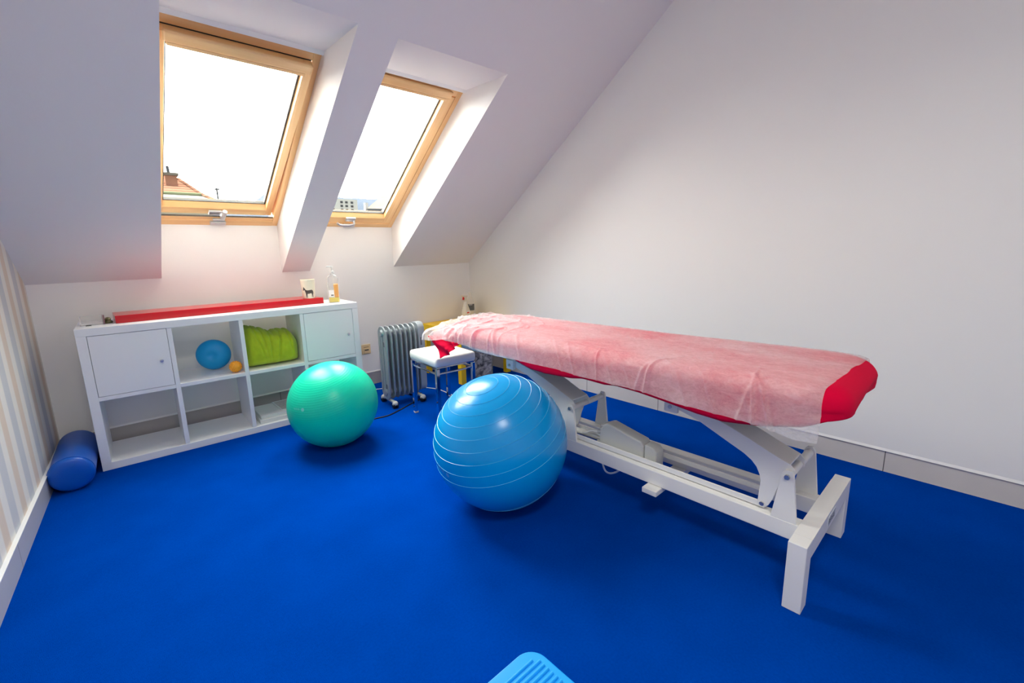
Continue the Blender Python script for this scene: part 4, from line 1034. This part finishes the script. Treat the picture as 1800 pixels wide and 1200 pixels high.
# disposable sheet lying over the table
def sheet():
    bm = bmesh.new()
    xn, xf, rr = 1.556, 2.171, 0.052
    zoff = 0.002
    ye_n, ye_f = -3.346, -3.362      # right-hand edge, near side and far side
    yl_n, yl_f = -1.235, -1.215
    NU, NV = 520, 120
    near = [(-3.34, 0.588), (-3.28, 0.585), (-3.194, 0.598), (-3.147, 0.601), (-3.05, 0.602), (-2.906, 0.607), (-2.76, 0.616), (-2.65, 0.616), (-2.576, 0.619), (-2.48, 0.617), (-2.35, 0.625), (-2.055, 0.618), (-1.816, 0.621), (-1.63, 0.636), (-1.27, 0.650), (-1.2, 0.66)]
    g = []
    for i in range(NU + 1):
        u = i / NU; rw = []
        yb = ye_n + (yl_n - ye_n) * u
        zt = ztop(yb) + zoff; hz = interp(near, yb); ztn = zt - droop(1.56, yb); hz = min(hz, ztn - rr - 0.004)
        sideN = zt - rr - hz; arc = rr * math.pi / 2; topL = (xf - xn) - 2 * rr; sideF = 0.075
        tot = sideN + arc + topL + arc + sideF
        for j in range(NV + 1):
            s = tot * j / NV
            if s < sideN: x, z, nx, nz = xn, hz + s, -1, 0
            elif s < sideN + arc:
                a = (s - sideN) / rr; x, z, nx, nz = xn + rr - rr * math.cos(a), zt - rr + rr * math.sin(a), -math.cos(a), math.sin(a)
            elif s < sideN + arc + topL: x, z, nx, nz = xn + rr + (s - sideN - arc), zt, 0, 1
            elif s < sideN + 2 * arc + topL:
                a = (s - sideN - arc - topL) / rr; x, z, nx, nz = xf - rr + rr * math.sin(a), zt - rr + rr * math.cos(a), math.sin(a), math.cos(a)
            else: x, z, nx, nz = xf, zt - rr - (s - sideN - 2 * arc - topL), 1, 0
            fx = min(1, max(0, (x - xn) / (xf - xn)))
            y = (ye_n + (ye_f - ye_n) * fx) * (1 - u) + (yl_n + (yl_f - yl_n) * fx) * u
            y += 0.008 * noise.noise(Vector((fx * 5, z * 9, 3.3))) * (u > 0.97 or u < 0.03)
            if z > hz: z -= droop(x, y) * min(1.0, (z - hz) / max(0.02, zt - rr - hz))
            # rounding down towards the cushion's ends
            dn = 0.0
            if y < TY0 + 0.055: dn = 0.8 * (0.055 - math.sqrt(max(0.0, 0.055 ** 2 - (TY0 + 0.055 - y) ** 2)))
            if nz > 0.5: z -= dn
            # head end drops a little past the cushion
            # creases
            head = max(0, (u - 0.62) / 0.38)
            w = 0.0
            p = Vector((x, y, z))
            w += 0.0022 * (noise.noise(Vector((x * 9, y * 2.4, 0.5))) + 0.6 * noise.noise(Vector((x * 26, y * 5, 1.5))))
            # sharp long ripples: ridged noise
            rn = noise.noise(Vector((x * 7 + y * 1.3, y * 1.6 - x * 1.4, 7.7)))
            w += 0.0035 * max(0, 1 - abs(rn) * 9) * (nz > 0.3)
            # big creases at the head end, fanning out
            q = Vector((x - 1.55, y + 1.60)); rad = q.length; an = math.atan2(q.y, q.x)
            rn2 = noise.noise(Vector((rad * 9 + 1.5 * noise.noise(Vector((x * 4, y * 4, 0))), an * 1.3, 2.2)))
            w += head ** 0.6 * (0.017 * max(0, 1 - abs(rn2) * 6.5) ** 1.4 + 0.009 * max(0, 1 - 7 * abs(noise.noise(Vector((x * 9 - y * 3, y * 6, 4))))) + 0.002 * noise.noise(Vector((x * 30, y * 30, 4))))
            # radiating tucks over the near edge
            if nz < 0.95 and x < 1.8 or (x < 1.72):
                ed = math.exp(-((x - xn) / 0.07))
                for cy, sl, am, wd in ((-2.565, 0.25, 0.006, 0.005), (-2.80, -0.45, 0.009, 0.006), (-2.775, -0.8, 0.005, 0.007), (-3.165, 0.20, 0.009, 0.006), (-3.195, 0.75, 0.008, 0.006), (-3.150, -0.7, 0.006, 0.006), (-2.43, 0.9, 0.005, 0.007), (-2.50, 1.1, 0.004, 0.006), (-2.36, 1.0, 0.005, 0.008), (-2.62, 1.1, 0.004, 0.007), (-2.70, 1.2, 0.004, 0.007), (-1.92, 0.8, 0.011, 0.014), (-2.10, 0.9, 0.006, 0.012), (-1.75, -0.5, 0.010, 0.012), (-3.02, 1.0, 0.004, 0.008), (-2.92, 1.1, 0.004, 0.008)):
                    yc = cy + sl * ((x - xn) - (0.70 - z) * 0.35)
                    w += am * ed * math.exp(-((y - yc) / wd) ** 2)
                w += 0.003 * ed * noise.noise(Vector((y * 16, z * 4, 2)))
            lim = 0.0
            if fx > 0.6: w *= 1 - 0.75 * min(1, (fx - 0.6) / 0.3) * (1 - head)
            nrm = Vector((nx, 0, nz))
            p = p + nrm * max(lim, w)
            # hem flutter on the free side
            if nz == 0 and nx < 0:
                fr = max(0.0, 1 - (z - hz) / 0.05)
                p.x += (0.006 * noise.noise(Vector((y * 7, 0, 9))) - 0.003) * fr
                p.z += 0.004 * noise.noise(Vector((y * 5, 3, 9))) * fr
            rc = 0.12
            for yc, sg in ((TY0 + rc, -1), (TY1 - rc, 1)):
                dy_ = (p.y - yc) * sg
                if dy_ > 0:
                    lim_ = TBX1 - rc + math.sqrt(max(0.0004, rc * rc - dy_ * dy_)) + 0.001
                    xm = 1.90
                    if p.x > xm: p.x = xm + (p.x - xm) * (lim_ - xm) / (xf - xm)
                    if sg < 0 and p.x < 1.70:
                        lim_ = xn + (rc - math.sqrt(max(0.0004, rc * rc - dy_ * dy_))) * (0.75 if z > 0.66 else 0.35)
                        p.x = 1.70 - (1.70 - p.x) * (1.70 - lim_) / (1.70 - xn)
            rw.append(bm.verts.new(p))
        g.append(rw)
    for a, b in zip(g, g[1:]):
        for j in range(NV): bm.faces.new((a[j], b[j], b[j + 1], a[j + 1]))
    o = link('paper_sheet', bm, M['sheet'], smooth=True, angle=180, fix=False)
    tag(o, 'thin translucent white disposable sheet draped over the red treatment table', 'sheet')
sheet()

# ------------------------------------------------------------------ plastic step at the bottom of the picture
STH = 0.075
def step_build():
    x1, y1 = 0.852, -2.878; x0, y0 = x1 - 0.42, y1 - 0.28
    cx, cy = (x0 + x1) / 2, (y0 + y1) / 2
    root = empty('plastic_step', (cx, cy, 0), 0, 'bright blue ribbed plastic step at the bottom edge of the picture', 'step')
    X0, X1, Y0, Y1 = x0 - cx, x1 - cx, y0 - cy, y1 - cy
    bm = bmesh.new(); prism(bm, rrect(X0, X1, Y0, Y1, 0.053, 10), 'z', 0.0005, 0.062); link('base', bm, M['step'], root)
    bm = bmesh.new(); prism(bm, rrect(X0, X1, Y0, Y1, 0.053, 10), 'z', 0.0622, STH); pl = link('step_plate', bm, M['step'], root, bevel=0.004, seg=3)
    for k in range(14):
        yy = Y1 - 0.037 - k * 0.0155
        xe = X1 - 0.034 if k != 1 else X1 - 0.020
        if k > 1: xe = X1 - 0.021
        b = bmesh.new(); tube(b, [(X0 + 0.035, yy, STH + 0.0002), (xe, yy, STH + 0.0002)], 0.0042, 10)
        link('rib', b, M['step'], pl, smooth=True, angle=60)
step_build()

# ------------------------------------------------------------------ housing added round the unseen fill lamp
r = empty('added_fill_lamp', (0.15, -3.95, ZC), 0, 'added unseen square white fill lamp behind the camera near the striped wall', 'lamp')
bxo('fill_lamp_housing', (-0.30, 0.30, -0.30, 0.30, -0.055, -0.001), M['fill_m'], r, bevel=0.004)

# ------------------------------------------------------------------ the town beyond the windows
GZ = -7.0
bm = bmesh.new(); box(bm, -300, 900, 8, 1400, GZ - 1, GZ); struct('ground_terrain', bm, M['ground'])
def house():
    root = empty('tiled_house', (1.0, 27.0, GZ), 0, 'house with red tiled hip roof and brick chimney seen through the left roof window', 'house')
    off = Matrix.Translation((-1.0, -27.0, -GZ))
    def L(name, bm, m, parent=root, **k):
        bmesh.ops.transform(bm, matrix=off, verts=bm.verts); return link(name, bm, m, parent, **k)
    def quad(bm, *p): bm.faces.new([bm.verts.new(q) for q in p])
    rz, ry = 5.12, 27.3
    bm = bmesh.new()
    A, B_ = (-6, ry, rz), (4.32, ry, rz); G0, G1 = (-6, 25.2, 4.18), (4.93, 25.2, 4.18); K0, K1 = (-6, 29.4, 4.18), (4.93, 29.4, 4.18)
    quad(bm, A, G0, G1, B_); quad(bm, B_, K1, K0, A); bm.faces.new([bm.verts.new(q) for q in (B_, G1, K1)]); bm.faces.new([bm.verts.new(q) for q in (A, K0, G0)]); quad(bm, G0, K0, K1, G1)
    bmesh.ops.remove_doubles(bm, verts=bm.verts, dist=1e-4); L('roof', bm, M['rooftile'])
    bm = bmesh.new(); tube(bm, [(-6, 25.15, 4.16), (4.98, 25.15, 4.16)], 0.09, 10); L('gutter', bm, M['gutter'])
    bm = bmesh.new(); quad(bm, (-6, 25.2, 4.12), (-6, 23.7, 3.70), (5.3, 23.7, 3.70), (4.93, 25.2, 4.12)); quad(bm, (4.93, 25.2, 4.12), (5.3, 23.7, 3.70), (5.3, 31, 3.70), (4.93, 29.4, 4.12))
    quad(bm, (-6, 23.7, 3.62), (-6, 31, 3.62), (5.3, 31, 3.62), (5.3, 23.7, 3.62)); L('lower_roof', bm, mat('weathered_pale_roof', (150, 150, 138), 0.9, spec=0.0))
    bm = bmesh.new(); tube(bm, [(4.32, 27.3, 5.15), (4.93, 25.2, 4.2), (5.3, 23.7, 3.74)], 0.08, 8); tube(bm, [(-6, 27.3, 5.15), (4.32, 27.3, 5.15)], 0.08, 8); L('ridge_tiles', bm, M['rooftile'])
    bm = bmesh.new(); box(bm, -5.9, 5.1, 24.0, 30.8, GZ, 3.62); L('wall', bm, M['hwall'])
    for x in (-3.5, -0.5, 2.5):
        for z in (-4.5, -1.0, 1.7):
            bm = bmesh.new(); box(bm, x, x + 1.1, 23.96, 24.04, z, z + 1.3); L('window', bm, M['aptwin'])
    bm = bmesh.new(); box(bm, 3.62, 4.12, 26.3, 26.8, 4.4, 5.18); ch = L('chimney', bm, M['brick'])
    bm = bmesh.new(); box(bm, 3.54, 4.20, 26.22, 26.88, 5.18, 5.32); L('chimney_cap', bm, mat('grey_cap', (92, 88, 82), 0.9, spec=0.0), ch)
    bm = bmesh.new(); tube(bm, [(3.82, 26.5, 5.32), (3.80, 26.5, 5.66)], 0.07, 8); L('flue_pipe', bm, M['aptwin'], ch)
house()
bm = bmesh.new(); tube(bm, [(11.4, 55.3, GZ), (11.4, 55.3, 8.1)], 0.09, 8); tube(bm, [(11.2, 55.3, 7.95), (11.65, 55.3, 8.0)], 0.09, 8)
tag(link('antenna_mast', bm, M['aptwin']), 'thin antenna mast standing right of the tiled roof outside the left window', 'antenna')
def hill(name, prof, dist, depth, label_seed):
    bm = bmesh.new(); N = 140; rows = []
    x0, x1 = prof[0][0], prof[-1][0]
    for k in range(N + 1):
        dx = x0 + (x1 - x0) * k / N; dy = math.sqrt(1 - dx * dx); sl = interp(prof, dx) + 0.0012 * noise.noise(Vector((dx * 160, label_seed, 0))) + 0.002 * noise.noise(Vector((dx * 40, label_seed, 5)))
        px, py = 0.107 + dist * dx, -3.635 + dist * dy; zt = 1.162 + dist * sl
        rows.append([bm.verts.new(q) for q in ((px - depth * dx, py - depth * dy, GZ), (px - depth * 0.45 * dx, py - depth * 0.45 * dy, GZ + (zt - GZ) * 0.62), (px, py, zt), (px + depth * dx, py + depth * dy, GZ))])
    for a, b in zip(rows, rows[1:]):
        for j in range(3): bm.faces.new((a[j], b[j], b[j + 1], a[j + 1]))
    return struct(name, bm, M['hill'], smooth=True)
hill('hill_terrain', [(-0.5, 0.04), (-0.1, 0.06), (0.19, 0.082), (0.215, 0.091), (0.232, 0.0965), (0.243, 0.094), (0.262, 0.108), (0.30, 0.112), (0.36, 0.106), (0.41, 0.1035), (0.45, 0.1025), (0.52, 0.105), (0.62, 0.10), (0.85, 0.05)], 900, 300, 3.0)
def apartment():
    root = empty('apartment_block', (155, 360, GZ), 0, 'pale stepped apartment block with rows of small windows seen through the right roof window', 'building')
    def B(name, b, m, parent=root):
        bm = bmesh.new(); box(bm, b[0] - 155, b[1] - 155, b[2] - 360, b[3] - 360, b[4] - GZ, b[5] - GZ); return link(name, bm, m, parent)
    B('wall', (150.5, 167.2, 360, 375, GZ, 41.5), M['aptwall']); B('wall', (138, 150.49, 360, 375, GZ, 45.5), M['aptwall'])
    for r_ in range(6):
        for x in (141.5, 146.0, 153.0, 157.0, 161.5):
            z = 38.2 - r_ * 2.95
            B('window', (x, x + 2.0, 359.8, 360.05, z, z + 1.6), M['aptwin'])
apartment()
def greyhouse():
    root = empty('grey_roofed_house', (29, 51, GZ), 0, 'house with grey sloping roof at the right edge of the right window view', 'house')
    P_ = lambda *p: [(x - 29, y - 51, z - GZ) for x, y, z in p]
    bm = bmesh.new(); v = [bm.verts.new(q) for q in P_((26.0, 50.3, 6.15), (33.5, 47.0, 6.15), (36.5, 53.5, 6.15), (29.0, 56.8, 6.15), (29.4, 52.6, 8.05), (33.0, 51.0, 8.05))]
    for f in ((0, 1, 5, 4), (1, 2, 5), (2, 3, 4, 5), (3, 0, 4), (0, 3, 2, 1)): bm.faces.new([v[i] for i in f])
    link('roof', bm, M['roof_grey'], root)
    bm = bmesh.new(); pts = [(26.3, 50.5), (33.4, 47.4), (36.1, 53.3), (29.1, 56.4)]
    prism(bm, [(x - 29, y - 51) for x, y in pts], 'z', 0, 6.14 - GZ); link('wall', bm, mat('blue_grey_render', (92, 98, 108), 0.9, spec=0.0), root)
    bm = bmesh.new(); box(bm, -2.9, -2.5, -0.2, 0.2, 12.9, 13.9); link('chimney', bm, M['aptwall'], root)
greyhouse()
bm = bmesh.new(); box(bm, 19.5, 25.5, 50, 58, GZ, 5.15)
tag(link('flat_roofed_building', bm, M['aptwall']), 'low white flat roofed building in front of the apartment block outside', 'building')
